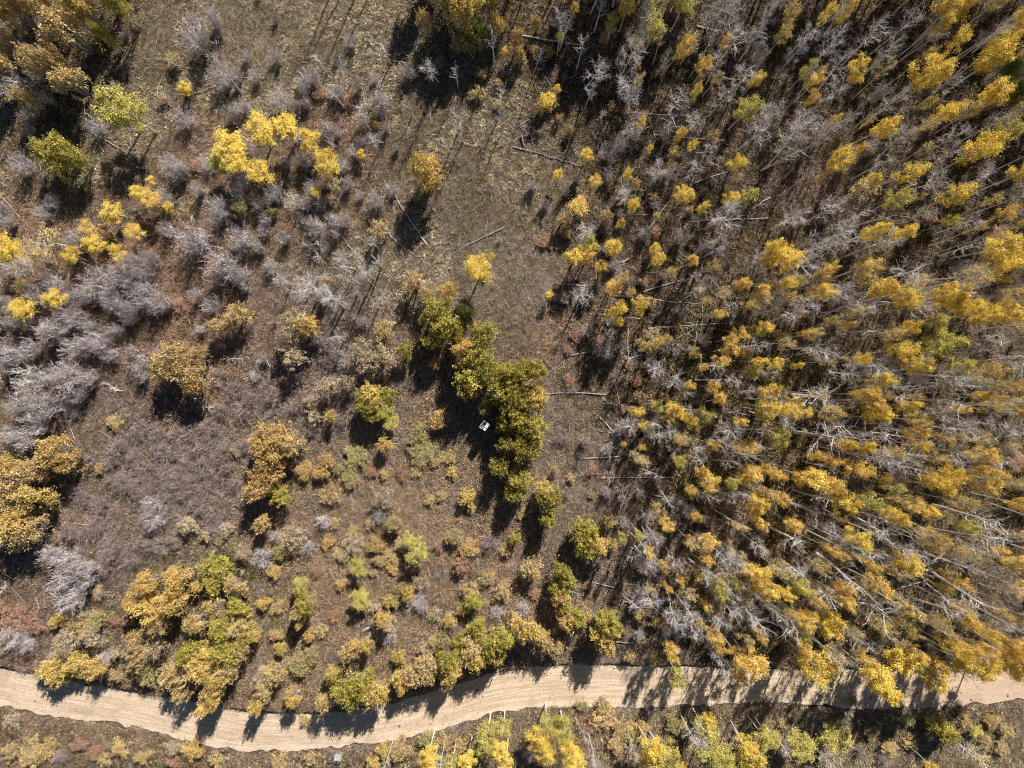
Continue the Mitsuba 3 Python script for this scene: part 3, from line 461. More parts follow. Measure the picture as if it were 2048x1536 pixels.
(1536, 1024): """500 150 82 ay 11;620 420 85 ao 11;340 210 48 ao 10;140 50 48 ao 10;800 290 75 ay 11;560 270 38 ay 10;820 90 55 ap 11;330 650 75 ay 10;400 590 50 ay 10;200 640 82 ao 10;240 890 92 ay 11;200 800 58 ao 10;750 870 85 ay 9;600 950 72 ay 11;650 1020 68 ay 11;690 1060 40 ay 11;950 900 58 ao 11;870 820 48 ao 10;1110 860 82 ay 12;1170 930 72 ay 12;1060 800 55 ay 11;1120 760 55 ao 11;880 930 48 al 9;960 1000 48 ay 10;1390 870 82 ay 11;1440 820 72 ao 11;1500 900 82 ay 11;1480 780 72 ao 11;1340 740 48 ao 11;1260 800 55 ao 11;1240 680 55 ay 11;1480 440 82 ao 12;
1090 220 65 ad 11;1140 70 55 al 10;1000 430 28 ay 10;640 630 38 al 9;820 570 48 ay 10;540 820 55 ao 10;430 500 55 ao 10;240 490 48 ao 10;60 340 72 ap 10;170 430 62 al 10;20 480 58 ay 10;400 420 48 ao 10;1180 540 55 ao 11;360 820 62 ap 10;1060 370 55 ao 11;930 180 55 ad 11;1400 260 55 ao 12;720 700 55 ap 10;1000 620 65 ap 11;160 170 82 ab 10;210 370 92 ab 10;680 90 100 ab 11;640 560 100 ab 11;120 680 110 ab 10;320 470 82 ab 10;550 770 72 ab 10;380 860 62 ab 10;1180 220 75 ab 12;1060 310 82 ab 12;1380 160 100 ab 12;1230 470 82 ab 11;
1370 610 82 ab 10;1000 500 82 ab 11;860 560 72 ab 11;1100 640 82 ab 11;1380 390 58 ab 12;1250 30 92 ab 12;1230 760 55 ab 12;1080 950 72 ab 12;450 330 92 ab 11;600 250 72 ab 11;800 200 82 ab 11;900 350 82 ab 11;1500 690 58 ab 12;350 90 72 ab 10;560 100 58 ab 10;720 330 55 ap 11;1000 90 55 ad 11;470 700 60 ap 10;940 700 60 ad 11;1320 520 60 ad 11;800 680 50 ad 10;1440 620 50 ad 11;600 620 50 ad 10;80 560 50 ad 10;280 300 60 ad 10;440 230 50 ap 10;1230 330 60 ap 12;1480 300 60 ad 12;680 500 50 ap 11;
400 1340 88 al 5;200 1370 85 al 5.5;180 1440 68 al 6;0 1340 58 al 7;1020 1280 65 og 3.5;1080 1330 65 og 3.5;1240 1310 38 al 1.6;1340 1250 48 oo 1.4;1230 1470 68 ap 8;1180 1430 60 ab 8;970 1515 38 ay 6;80 1420 50 ab 8;340 1500 50 ab 8;1430 1310 50 oc 1.3;840 1250 45 og 1.2;620 1320 45 og 1.2;1180 1250 40 oc 1;720 1420 55 oc 1.2;860 1380 50 oc 1.2;1400 1420 50 oc 1.2;560 1440 45 gs 1.3;1300 1380 50 oc 1.2;100 1280 40 oc 1;500 1130 30 og .8;700 1480 50 gs 1.2""",
}
KIND = {  # model builder, leaf colour, name, colour word, noun
    'ay': ('aspen', 'gold', 'golden', 'aspen'), 'ao': ('aspen', 'orange', 'orange-gold', 'aspen'), 'al': ('aspen', 'lemon', 'lemon-green', 'aspen'), 'ap': ('aspen', 'straw', 'thin straw-yellow', 'aspen'),
    'ad': ('aspen', 'dull', 'dull brownish-yellow', 'aspen'), 'ab': ('bare', 'bare', 'leafless pale-barked', 'aspen'), 'gs': ('shrub', 'grey', 'leafless grey', 'shrub'), 'gw': ('shrub', 'white', 'leafless whitish', 'shrub'), 'bs': ('shrub', 'brown', 'brown', 'brush mound'), 'po': ('pole', 'bare', 'leafless slender', 'aspen'),
    'og': ('oak', 'green', 'olive-green', 'scrub oak'), 'oy': ('oak', 'yellow', 'yellow-olive', 'scrub oak'), 'oc': ('oak', 'ochre', 'ochre', 'scrub oak'), 'oo': ('oak', 'rust', 'rusty orange', 'scrub oak'),
    'ot': ('oak', 'tan', 'sparse tan', 'scrub oak'), 'od': ('oak', 'dark', 'dark green', 'scrub oak'), 'oq': ('oak', 'honey', 'golden', 'scrub oak'), 'dg': ('oak', 'dark', 'dark green', 'evergreen'),
    'rs': ('oak', 'salmon', 'reddish', 'low bush'), 'sa': ('oak', 'salmon', 'salmon-pink', 'low bush'),
}
counts = {}


def key_for(name):
    n = counts.get(name, 0); counts[name] = n + 1
    return name if n == 0 else f'{name}_{n:03d}'


plants = []                            # key, u, v, radius px, colour word, noun, height


def plant(u, v, rpx, kind, h=None, beyond=False):
    model, colour, word, noun = KIND[kind]
    if kind == 'gs' and h is not None and h <= 1.6: kind = 'bs'; rpx *= 1.25; model, colour, word, noun = KIND[kind]
    if kind == 'ab' and u > 1480 and v > 780 and RNG.random() < .55: kind = 'po'; model, colour, word, noun = KIND[kind]
    if model == 'aspen' and u > 1230 and v < 1310: rpx *= .78
    if kind == 'og' and h is not None and h < 2.6: colour = 'scrub'
    if kind == 'oy': colour = ['yellow', 'yellow', 'yellow', 'ochre', 'green', 'honey'][int(RNG.integers(6))]
    if h is None: h = 1.0 if kind in ('rs', 'sa') else 5.0
    h *= (1.45 if v > 1225 and u < 1260 else 1.22) if model == 'oak' and h > 2.4 else 1.16 if model != 'oak' and model != 'shrub' and u > 1180 and 450 < v < 1310 else 1.0
    hc = h * {'aspen': .72, 'bare': .72, 'pole': .72, 'shrub': .6, 'oak': .68}[model]
    x, y = ground(u, v, hc)
    R = rpx * (CAM_H - hc) / FPX
    z = float(gz(x, y))
    rot = RNG.uniform(0, 360)
    lean = T()
    if model == 'aspen':
        g = aspen_group(int(RNG.integers(ASPEN_SHAPES)), colour)
        s = R / 2.0
        m = T().translate([x, y, z]).rotate([RNG.normal(), RNG.normal(), 0], RNG.uniform(0, 4)).rotate([0, 0, 1], rot).scale([s, s, h / ASPEN_H])
        nm = {'ay': 'golden_aspen', 'ao': 'bronze_aspen', 'ad': 'bronze_aspen'}.get(kind, 'pale_aspen')
    elif model == 'pole':
        g = pole_group(int(RNG.integers(6)), colour)
        m = T().translate([x, y, z]).rotate([RNG.normal(), RNG.normal(), 0], RNG.uniform(0, 5)).rotate([0, 0, 1], rot).scale([R / 1.3, R / 1.3, h / ASPEN_H])
        nm = 'slender_aspen'
    elif model == 'bare':
        g = bare_group(int(RNG.integers(BARE_SHAPES)), colour)
        s = R / 2.1
        m = T().translate([x, y, z]).rotate([RNG.normal(), RNG.normal(), 0], RNG.uniform(0, 6)).rotate([0, 0, 1], rot).scale([s, s, h / ASPEN_H])
        nm = 'bare_aspen'
    elif model == 'shrub':
        g = shrub_group(int(RNG.integers(SHRUB_SHAPES)), colour)
        m = T().translate([x, y, z]).rotate([0, 0, 1], rot).scale([R * 1.12, R * 1.12, h * 1.1])
        nm = 'brush_mound' if kind == 'bs' else 'bare_shrub'
    else:
        g = oak_group(int(RNG.integers(OAK_SHAPES)), colour)
        m = T().translate([x, y, z]).rotate([0, 0, 1], rot).scale([R * 1.08, R * 1.08, h / 1.38])
        nm = 'evergreen_shrub' if kind == 'dg' else 'oak_tree' if h >= 2.2 else 'red_shrub' if kind in ('rs', 'sa') else 'oak_shrub'
        if h < 2.2 and noun == 'scrub oak': noun = 'low oak scrub'
    key = f'outlying_trees__{counts.setdefault("outlying_trees", 0) + 1:03d}' if beyond else key_for(nm)
    if beyond: counts['outlying_trees'] += 1
    scene[key] = {'type': 'instance', 'shapegroup': {'type': 'ref', 'id': g}, 'to_world': m}
    if not beyond: plants.append((key, u, v, rpx, word, noun, h, nm))
    return key


for (ox, oy), text in SURVEY.items():
    for item in text.replace('\n', '').split(';'):
        f = item.split()
        if len(f) >= 4: plant(ox + float(f[0]) / 3, oy + float(f[1]) / 3, float(f[2]) / 3, f[3], float(f[4]) if len(f) > 4 else None)

# thickets between the surveyed plants: grey saplings in the upper left, brown brush in the lower left, sparse young growth in the stand
fill = np.random.default_rng(5)
for n, cx, cy, sx, sy, kind, r0, r1, h0, h1 in [
        (14, 620, 225, 130, 50, 'gs', 12, 21, 1.8, 4), (18, 480, 420, 110, 70, 'gs', 14, 26, 2, 4), (22, 160, 600, 120, 80, 'gs', 18, 32, 3, 5), (5, 400, 100, 110, 60, 'gs', 10, 18, 1.8, 3),
        (8, 90, 300, 70, 110, 'gs', 14, 24, 2, 4), (16, 640, 400, 70, 80, 'gs', 12, 22, 1.8, 3.2), (8, 560, 640, 90, 90, 'gs', 12, 22, 1.8, 3), (12, 700, 560, 60, 70, 'po', 11, 18, 4, 7), (16, 520, 180, 170, 90, 'po', 9, 15, 4, 8), (8, 880, 180, 70, 90, 'po', 9, 15, 6, 9), (18, 430, 120, 150, 80, 'bs', 8, 15, .8, 1.4),
        (60, 350, 960, 110, 70, 'bs', 16, 28, 1, 1.5), (22, 230, 1090, 70, 50, 'bs', 14, 24, 1, 1.4), (20, 600, 790, 90, 50, 'bs', 14, 22, 1, 1.5), (14, 1130, 900, 60, 140, 'bs', 10, 18, .8, 1.3),
        (26, 1230, 500, 70, 200, 'gs', 10, 18, 1.8, 3), (30, 1280, 1060, 70, 130, 'gs', 11, 20, 2, 3.5), (22, 1280, 420, 100, 250, 'oc', 8, 14, 1.2, 2), (30, 1500, 900, 220, 220, 'oc', 8, 15, 1.5, 2.1), (10, 1700, 420, 200, 260, 'gs', 14, 24, 3, 5),
        (12, 1750, 900, 180, 200, 'gs', 14, 24, 3, 5), (18, 1240, 780, 60, 220, 'rs', 9, 15, .8, 1.2), (28, 750, 1060, 150, 110, 'oc', 8, 15, .8, 1.3), (22, 820, 1240, 200, 50, 'oy', 11, 19, 1.8, 3), (16, 1050, 130, 90, 70, 'oc', 9, 16, 1.2, 2.1), (14, 1250, 60, 120, 60, 'po', 10, 16, 8, 11)]:
    for _ in range(n):
        u, v = cx + sx * fill.normal(), cy + sy * fill.normal()
        if -20 < u < 2060 and -20 < v < 1315: plant(u, v, fill.uniform(r0, r1), kind, fill.uniform(h0, h1))

for _ in range(110):                    # small airy tufts of young aspen through the stand
    u, v = fill.uniform(1240, 2045), fill.uniform(10, 1250)
    if v < 450 and fill.random() < .6: continue
    plant(u, v, fill.uniform(9, 17), str(fill.choice(['ay', 'ao', 'ap', 'ap', 'ad', 'al'])), fill.uniform(5, 10))

# slim leafless poles that fill the dense stand to the right
stand = []
while len(stand) < 150:
    u, v = RNG.uniform(1240, 2040), RNG.uniform(20, 1235)
    dens = .45 + .55 * sstep(1300, 1700, u) if v < 1325 else 0
    if RNG.random() < dens * (.25 if v < 480 else .8): stand.append((u, v))
for u, v in stand:
    plant(u, v, RNG.uniform(10, 18), 'po', RNG.uniform(7, 12))

# trees just past the upper and right-hand edges of the photo, whose shadows fall into it
for u, v in [(RNG.uniform(1180, 2200), RNG.uniform(-190, -25)) for _ in range(125)] + [(RNG.uniform(2070, 2180), RNG.uniform(0, 1300)) for _ in range(26)]:
    plant(u, v, RNG.uniform(20, 36), str(RNG.choice(['ab', 'ay', 'ay', 'ao'])), RNG.uniform(10, 13), True)
for u, v in [(20, -60), (110, -50), (200, -60), (840, -60), (900, -40), (960, -55), (1020, -60), (880, -110), (930, -90)]:
    plant(u, v, RNG.uniform(24, 36), 'oy', RNG.uniform(7, 9), True)
for u, v in [(640, -95), (655, -60), (690, -80), (720, -70), (1110, -60), (1060, -90), (1150, -120)]:
    plant(u, v, RNG.uniform(14, 20), 'po', RNG.uniform(10, 12), True)
labels['outlying_trees'] = {'label': 'woods that go on beyond the upper edge of the clearing', 'category': 'woods', 'kind': 'stuff'}

# ---------------------------------------------------------------- fallen logs and dead branches (photo pixels: polyline, radius in m)
LOGS = [((0, 383), (75, 463), .15), ((0, 363), (27, 378), .10), ((467, 160), (535, 163), .10), ((395, 194), (442, 174), .09), ((193, 270), (256, 306), .10), ((175, 228), (195, 242), .09),
        ((770, 363), (805, 417), (856, 494), .13), ((779, 470), (812, 500), .10), ((903, 510), (965, 478), (1010, 457), .14), ((640, 420), (680, 470), (733, 530), .12), ((692, 387), (758, 446), .06), ((742, 344), (760, 366), .07),
        ((1044, 78), (1171, 100), .14), ((1390, 60), (1444, 72), .13), ((1124, 165), (1151, 157), .11), ((1024, 297), (1100, 318), (1164, 337), .13), ((1024, 265), (1059, 243), .10), ((1304, 273), (1447, 287), .15), ((1250, 228), (1370, 237), .12),
        ((1244, 357), (1271, 337), .13), ((1384, 370), (1444, 350), .14), ((1284, 420), (1314, 407), .13), ((1374, 448), (1536, 440), .15), ((1500, 420), (1536, 397), .12), ((1290, 467), (1337, 403), .12),
        ((1226, 592), (1347, 605), (1394, 609), .15), ((1284, 585), (1387, 552), .13), ((1294, 657), (1390, 652), .12), ((1387, 652), (1484, 645), .12), ((1401, 612), (1397, 699), (1401, 752), .13), ((1391, 639), (1387, 699), .11), ((1254, 642), (1254, 759), .13),
        ((1321, 695), (1384, 659), .10), ((1090, 786), (1150, 785), (1211, 789), .13), ((1112, 714), (1220, 699), .12), ((1197, 832), (1251, 892), (1304, 955), .14), ((1147, 917), (1237, 912), .13), ((1217, 865), (1247, 862), .10), ((1177, 855), (1204, 862), .10),
        ((1291, 895), (1334, 919), (1361, 959), .13), ((1171, 953), (1344, 953), .09), ((1307, 989), (1364, 999), .10), ((1197, 619), (1234, 624), .12), ((1194, 629), (1231, 632), .10), ((1351, 599), (1387, 635), .10), ((1322, 699), (1322, 775), .08),
        ((1220, 535), (1257, 519), .12), ((1191, 519), (1191, 602), .12), ((1763, 1184), (1850, 1155), .15), ((1737, 1280), (1766, 1301), .12), ((1180, 1160), (1227, 1171), .11), ((1204, 1180), (1237, 1191), .09), ((1221, 1279), (1287, 1281), .13), ((1254, 1164), (1281, 1166), .09),
        ((276, 885), (313, 865), .10), ((1830, 612), (1862, 592), .13), ((1880, 575), (1978, 565), .12), ((1450, 1015), (1490, 1028), .10)]
log_keys = []
for spec in LOGS:
    *pts, r = spec
    rng = np.random.default_rng(int(sum(p[0] + 3 * p[1] for p in pts)))
    P = []
    for a, b in zip(pts[:-1], pts[1:]):
        for t in np.linspace(0, 1, 6)[:-1]: P.append((a[0] + (b[0] - a[0]) * t, a[1] + (b[1] - a[1]) * t))
    P.append(pts[-1])
    xy = np.array([ground(u, v) for u, v in P])
    xy += rng.normal(0, .05, xy.shape)
    flip = rng.random() < .5
    r *= .8; rr = np.linspace(r, r * .45, len(xy)) if flip else np.linspace(r * .45, r, len(xy))
    z = gz(xy[:, 0], xy[:, 1])
    z = np.maximum(z, np.interp(np.arange(len(z)), [0, len(z) - 1], [z[0], z[-1]])) + rr * .8 + .06
    c = np.array([.40, .385, .36]) * rng.uniform(.6, 1.2)
    trunk = Soup(); trunk.tube(np.c_[xy, z], rr, 7, c)
    key = key_for('fallen_log')
    scene[key + '__trunk'] = trunk.ply('wood')
    L = np.linalg.norm(xy[-1] - xy[0])
    st = Soup()
    for q in range(int(3 + L * .9)):
        t = rng.uniform(.15, 1) * (len(xy) - 1)
        if not flip: t = len(xy) - 1 - t
        o = np.array([np.interp(t, np.arange(len(xy)), xy[:, 0]), np.interp(t, np.arange(len(xy)), xy[:, 1]), np.interp(t, np.arange(len(xy)), z)])
        ax = unit(np.r_[xy[-1] - xy[0], 0]); sd = np.array([-ax[1], ax[0], 0]) * rng.choice([-1, 1])
        d = unit(sd + ax * rng.normal(.4, .3) * (1 if flip else -1) + np.array([0, 0, rng.uniform(0, .5)]))
        ln = rng.uniform(.3, 1.4)
        st.tube([o, o + d * ln * .6, o + d * ln + np.array([0, 0, .1])], [.035, .022, .01], 4, c * rng.uniform(.8, 1.2))
    scene[key + '__branch_stubs'] = st.ply('wood')
    labels[key + '__branch_stubs'] = {'kind': 'stuff'}
    log_keys.append((key, np.mean([p[0] for p in pts]), np.mean([p[1] for p in pts]), L, pts))

BRANCHES = [(233, 775, 20), (475, 712, 22), (402, 800, 22), (430, 815, 14), (512, 750, 20), (1095, 1193, 14), (728, 225, 18), (1240, 975, 14), (745, 1245, 8), (545, 1120, 10), (20, 1175, 12)]
for u, v, r in BRANCHES:
    rng = np.random.default_rng(int(u + v))
    x, y = ground(u, v); R = r * CAM_H / FPX
    s = Soup(); tw = Soup()
    az = rng.uniform(-.5, .5) + (0 if rng.random() < .5 else math.pi)
    p = [np.array([x - math.cos(az) * R, y - math.sin(az) * R, float(gz(x, y)) + .15])]
    for k in range(5):
        p.append(p[-1] + np.array([math.cos(az), math.sin(az), rng.uniform(0, .25)]) * R * .42 + rng.normal(0, .05, 3)); az += rng.normal(0, .25)
    p = np.array(p)
    s.tube(p, np.linspace(.075, .025, 6), 5, BARK_PALE)
    for q in range(22):
        i = rng.integers(1, 6); d = unit(np.r_[rng.normal(0, 1, 2), rng.uniform(0, .9)] + unit(p[-1] - p[0]) * .7)
        tw.tube([p[i], p[i] + d * R * .3, p[i] + d * R * .6 + rng.normal(0, .05, 3)], [.03, .022, .01], 3, BARK_PALE * rng.uniform(.8, 1.1))
    key = key_for('dead_branch')
    scene[key + '__limb'] = s.ply('wood'); scene[key + '__twigs'] = tw.ply('wood'); labels[key + '__twigs'] = {'kind': 'stuff'}
    plants.append((key, u, v, r, 'bleached white', 'dead branch', 1, 'dead_branch'))

# ---------------------------------------------------------------- made things
def flat(c, rough=.6): return {'type': 'twosided', 'bsdf': {'type': 'principled', 'base_color': {'type': 'rgb', 'value': list(c)}, 'roughness': rough, 'specular': .35}}


scene['white_paint'], scene['grey_metal'], scene['pale_green_paint'], scene['post_metal'] = flat((.68, .68, .67), .5), flat((.20, .22, .24)), flat((.40, .49, .43), .5), flat((.35, .35, .34), .5)


def stone_colour(p, n, uv):
    return mikit.mix((.20, .185, .17), (.33, .31, .28), mikit.fbm(p.x * 5, p.y * 5, p.z * 5, 3))


def plank_colour(p, n, uv):
    return mikit.mix((.17, .16, .15), (.36, .345, .32), mikit.fbm(p.x * 6, p.y * 6, p.z * 9, 3))


scene['ash'] = {'type': 'twosided', 'bsdf': {'type': 'diffuse', 'reflectance': {'type': 'rgb', 'value': [.025, .024, .024]}}}
scene['stone'] = {'type': 'twosided', 'bsdf': {'type': 'diffuse', 'reflectance': mikit.proc(stone_colour)}}
scene['grey_plank'] = {'type': 'twosided', 'bsdf': {'type': 'diffuse', 'reflectance': mikit.proc(plank_colour)}}


def box(size, at=(0, 0, 0), rot=0.0, chamfer=.012):
    import manifold3d as m3
    a, b, c = [s / 2 for s in size]
    k = min(chamfer, min(a, b, c) * .4)
    pts = [(sx * (a - dx), sy * (b - dy), sz * (c - dz)) for sx in (-1, 1) for sy in (-1, 1) for sz in (-1, 1) for dx, dy, dz in ((k, k, 0), (k, 0, k), (0, k, k))]
    v, f = meshkit.arrays(m3.Manifold.hull_points(np.array(pts)))[:2]
    cr, sr = math.cos(rot), math.sin(rot)
    return trimesh.Trimesh(v @ np.array([[cr, sr, 0], [-sr, cr, 0], [0, 0, 1]]) + np.array(at), f, process=False)


def placed(m, x, y, z, rot, tilt=0):
    m = m.copy()
    m.apply_transform(trimesh.transformations.rotation_matrix(tilt, [1, 0, 0])); m.apply_transform(trimesh.transformations.rotation_matrix(rot, [0, 0, 1]))
    m.apply_translation([x, y, z]); return m


# open white box on legs at the foot of the green oaks
HB = 3.6
x, y = ground(969.5, 851, HB + .4); z = float(gz(x, y)); a = math.radians(52)
def wb(name, m, mat): scene['raised_box__' + name] = mikit.ply(placed(m, x, y, z, a), mat)
W, D, Hh = 1.05, .92, .5
wb('floor', box((W, D, .05), (0, 0, HB)), 'grey_metal')
wb('side_panel', box((W, .05, Hh), (0, D / 2, HB + Hh / 2)), 'white_paint'); wb('side_panel_001', box((W, .05, Hh), (0, -D / 2, HB + Hh / 2)), 'white_paint')
wb('end_panel', box((.05, D - .06, Hh), (W / 2, 0, HB + Hh / 2)), 'white_paint'); wb('end_panel_001', box((.05, D - .06, Hh), (-W / 2, 0, HB + Hh / 2)), 'white_paint')
wb('lid', box((W + .02, .42, .04), (0, -D / 2 + .20, HB + Hh + .025)), 'white_paint')
for i, (sx, sy) in enumerate(((-1, -1), (-1, 1), (1, -1), (1, 1))):
    wb('leg' if i == 0 else f'leg_{i:03d}', box((.08, .08, HB + .2), (sx * .44, sy * .37, HB / 2 - .13)), 'grey_metal')
labels['raised_box'] = {'label': 'small white box with grey open half, on legs beside the row of olive-green oaks', 'category': 'box'}

# weathered timber crib in the clearing
x, y = ground(1054, 284); z = float(gz(x, y)); a = math.radians(14)
n = 0
for lay in range(2):
    for s in (-1, 1):
        lx = Soup(); rng = np.random.default_rng(lay * 7 + s + 3)
        ln = .80 + .06 * rng.random()
        if lay % 2 == 0: p0, p1 = (-ln, s * .62, .12 + lay * .17), (ln, s * .62, .12 + lay * .17)
        else: p0, p1 = (s * .62, -ln, .12 + lay * .17), (s * .62, ln, .12 + lay * .17)
        lx.tube([p0, np.add(p0, p1) / 2 + rng.normal(0, .015, 3), p1], [.085, .08, .075], 8, (.4, .4, .4))
        m = trimesh.Trimesh(np.vstack(lx.v), np.vstack(lx.f), process=False)
        scene['timber_crib__timber' if n == 0 else f'timber_crib__timber_{n:03d}'] = mikit.ply(placed(m, x, y, z, a), 'grey_plank'); n += 1
for s in (-1,):
    lx = Soup(); lx.tube([(s * .64, -.82, .48), (s * .64, .82, .48)], [.07, .07], 8, (.4, .4, .4))
    m = trimesh.Trimesh(np.vstack(lx.v), np.vstack(lx.f), process=False)
    scene[f'timber_crib__timber_{n:03d}'] = mikit.ply(placed(m, x, y, z, a), 'grey_plank'); n += 1
X, Y = np.meshgrid(np.linspace(-.55, .55, 5), np.linspace(-.55, .55, 5))
pit = np.stack([X, Y, -.02 * (X ** 2 + Y ** 2) + .07], -1).reshape(-1, 3); ii = np.arange(25).reshape(5, 5)
pq = np.stack([ii[:-1, :-1], ii[:-1, 1:], ii[1:, 1:], ii[1:, :-1]], -1).reshape(-1, 4)
pit[:, 2] += meshkit.noise(pit * 3, 5) * .06 + max(0, float(np.max(gz(x + pit[:, 0], y + pit[:, 1]))) - z)
scene['timber_crib__ash_bed'] = mikit.ply(placed(trimesh.Trimesh(pit, np.vstack([pq[:, [0, 1, 2]], pq[:, [0, 2, 3]]]), process=False), x, y, z, a), 'ash')
labels['timber_crib'] = {'label': 'square crib of weathered grey timbers round a dark hollow in the clearing', 'category': 'timber crib'}

# pale green utility cabinet south of the road
x, y = ground(677, 1512, .45); z = float(gz(x, y))
def ub(name, m, mat): scene['utility_cabinet__' + name] = mikit.ply(placed(m, x, y, z, math.radians(-8)), mat)
ub('plinth', box((1.02, .92, .16), (0, 0, .04)), 'stone'); ub('body', box((.90, .80, .70), (0, 0, .47)), 'pale_green_paint')
ub('lid', box((.97, .86, .07), (0, .0, .858), chamfer=.02), 'pale_green_paint'); ub('door', box((.78, .03, .56), (0, -.417, .47)), 'pale_green_paint'); ub('handle', box((.04, .04, .14), (.28, -.455, .5)), 'post_metal')
labels['utility_cabinet'] = {'label': 'pale green utility cabinet standing in the scrub just below the dirt road', 'category': 'utility cabinet'}

# white marker sign on the road bank
x, y = ground(994, 1331); z = float(gz(x, y))
def sg(name, m, mat): scene['road_sign__' + name] = mikit.ply(placed(m, x, y, z, math.radians(68), math.radians(4)), mat)
sg('post', box((.07, .07, 2.35), (0, 0, 1.1)), 'post_metal')
sg('plate', box((.62, .03, .95), (0, -.055, 1.75)), 'white_paint'); sg('backing', box((.10, .025, .8), (0, .05, 1.75)), 'post_metal')
labels['road_sign'] = {'label': 'white sign plate on a post at the upper edge of the dirt road', 'category': 'sign'}


def rock(seed, r, flat_=.55):
    rng = np.random.default_rng(seed)
    m = trimesh.creation.icosphere(2, r)
    v = np.array(m.vertices); d = v / r
    v = v * (1 + .35 * (meshkit.fbm(d * 1.4 + seed * 3.1, 3, seed) - .5)[:, None] * 2)
    return trimesh.Trimesh(v * [1.15, .85, flat_], m.faces, process=False)


ROCKS = [(1594, 1391, .62, 'flat grey boulder lying on the dirt road'), (1580, 1432, .34, 'dark angular rock below the road, beyond the boulder on the road'), (1703, 1430, .30, 'grey rock on the lower verge among the tree shadows'),
         (1758, 1446, .26, 'pale grey stone on the stony lower verge'), (190, 1102, .22, 'small pale stone in the grass above the grey shrub'), (226, 1181, .22, 'small pale stone on bare grass beside the golden oak')]
for i, (u, v, r, lab) in enumerate(ROCKS):
    x, y = ground(u, v); k = key_for('boulder')
    scene[k] = mikit.ply(placed(rock(i + 2, r), x, y, float(gz(x, y)) + r * .12 + (.05 if i == 0 else 0), RNG.uniform(0, 6)), 'stone', smooth=40)
    labels[k] = {'label': lab, 'category': 'rock'}

# ---------------------------------------------------------------- ground cover nobody could count
def scatter(n, seed):
    rng = np.random.default_rng(seed)
    x, y = rng.uniform(-77, 77, n), rng.uniform(-58, 58, n)
    a, b = edges(x)
    wob = (meshkit.noise(np.stack([x * .6, y * .6, x * 0], -1), 6) - .35) * .9
    keep = (y > a + .25 + wob * .3) | (y < b - .05 - wob)
    x, y = x[keep], y[keep]
    w = patch_weights(x + (meshkit.noise(np.stack([x * .12, y * .12, x * 0], -1), 21) - .5) * 18, y + (meshkit.noise(np.stack([x * .12, y * .12, x * 0], -1), 22) - .5) * 18)
    kind = (rng.random(len(x))[:, None] > np.cumsum(w, 1)).sum(1)
    return x, y, np.minimum(kind, len(KINDS)), rng


GRASS_COL = np.array([(.41, .365, .25), (.37, .32, .25), (.33, .22, .13), (.27, .215, .18), (.38, .215, .125), (.19, .16, .10), (.16, .19, .055), (.33, .29, .19), (.31, .25, .16)])
x, y, kind, rng = scatter(150000, 31)
dens = np.array([1, .55, .45, .8, .5, .34, 1.0, .6, .8])[kind]
patchy = meshkit.fbm(np.stack([x * .35, y * .35, x * 0], -1), 3, 77)
keep = rng.random(len(x)) < dens * sstep(.27, .56, patchy)
x, y, kind = x[keep], y[keep], kind[keep]
z = gz(x, y)
nb = 6
i = np.repeat(np.arange(len(x)), nb)
az = rng.uniform(0, 6.283, len(i)); ln = rng.uniform(.25, .72, len(i)) * np.array([1.0, .8, .7, .9, .8, .9, .8, .8, .9])[kind[i]]
out = rng.uniform(.35, 1.0, len(i)); wd = rng.uniform(.025, .055, len(i))
o = np.stack([x[i] + rng.normal(0, .13, len(i)), y[i] + rng.normal(0, .13, len(i)), z[i] - .02], -1)
d = np.stack([np.cos(az) * out, np.sin(az) * out, np.sqrt(np.maximum(.05, 1 - out ** 2)) * .75 + .08], -1) * ln[:, None]
side = np.stack([-np.sin(az), np.cos(az), az * 0], -1) * wd[:, None]
V = np.stack([o - side, o + side, o + d], 1).reshape(-1, 3)
c = GRASS_COL[kind[i]] * rng.uniform(.4, 1.7, (len(x), 1))[i] * rng.uniform(.7, 1.3, (len(i), 1))
swathe = meshkit.fbm(np.stack([x * .16, y * .16, x * 0 + 4], -1), 3, 90)
c = c * (.65 + .8 * sstep(.35, .65, swathe))[i][:, None]
grey_green = ((kind == 0) & (swathe < .47) & (rng.random(len(x)) < .7))[i]
c[grey_green] = c[grey_green] * .35 + np.array([.25, .255, .15]) * .75
olive = (rng.random(len(x)) < np.array([.35, .1, .1, .05, .05, .4, .7, .3, .25])[kind])[i]
c[olive] = c[olive] * .45 + np.array([.18, .175, .085]) * .55
scene['dry_grass'] = mikit.ply((V, np.arange(len(V)).reshape(-1, 3)), 'leaf', color=np.clip(np.repeat(c, 3, 0), .004, .9))
labels['dry_grass'] = {'label': 'dry tan and olive grass tufts covering the hillside', 'category': 'grass', 'kind': 'stuff'}

LITTER_COL = np.array([(.40, .30, .17), (.40, .31, .22), (.55, .42, .30), (.42, .345, .285), (.48, .33, .225), (.25, .19, .11), (.22, .21, .08), (.36, .29, .20), (.42, .31, .20)])
x, y, kind, rng = scatter(230000, 41)
dens = np.array([.11, .16, 1.5, .35, 1.0, .34, .5, .25, .6])[kind]
patchy = meshkit.fbm(np.stack([x * .5, y * .5, x * 0], -1), 3, 78)
keep = rng.random(len(x)) < dens * sstep(.2, .58, patchy) * 1.1
x, y, kind = x[keep], y[keep], kind[keep]
z = gz(x, y)
nb = 12
i = np.repeat(np.arange(len(x)), nb)
hgt = np.array([.14, .10, .42, .36, .42, .30, .35, .12, .3])[kind] * rng.uniform(.3, 1.5, len(x))
o = np.stack([x[i] + rng.normal(0, .20, len(i)), y[i] + rng.normal(0, .20, len(i)), z[i] + .03 + hgt[i] * rng.random(len(i))], -1)
c = LITTER_COL[kind[i]] * rng.uniform(.55, 1.5, (len(x), 1))[i] * rng.uniform(.65, 1.3, (len(i), 1))
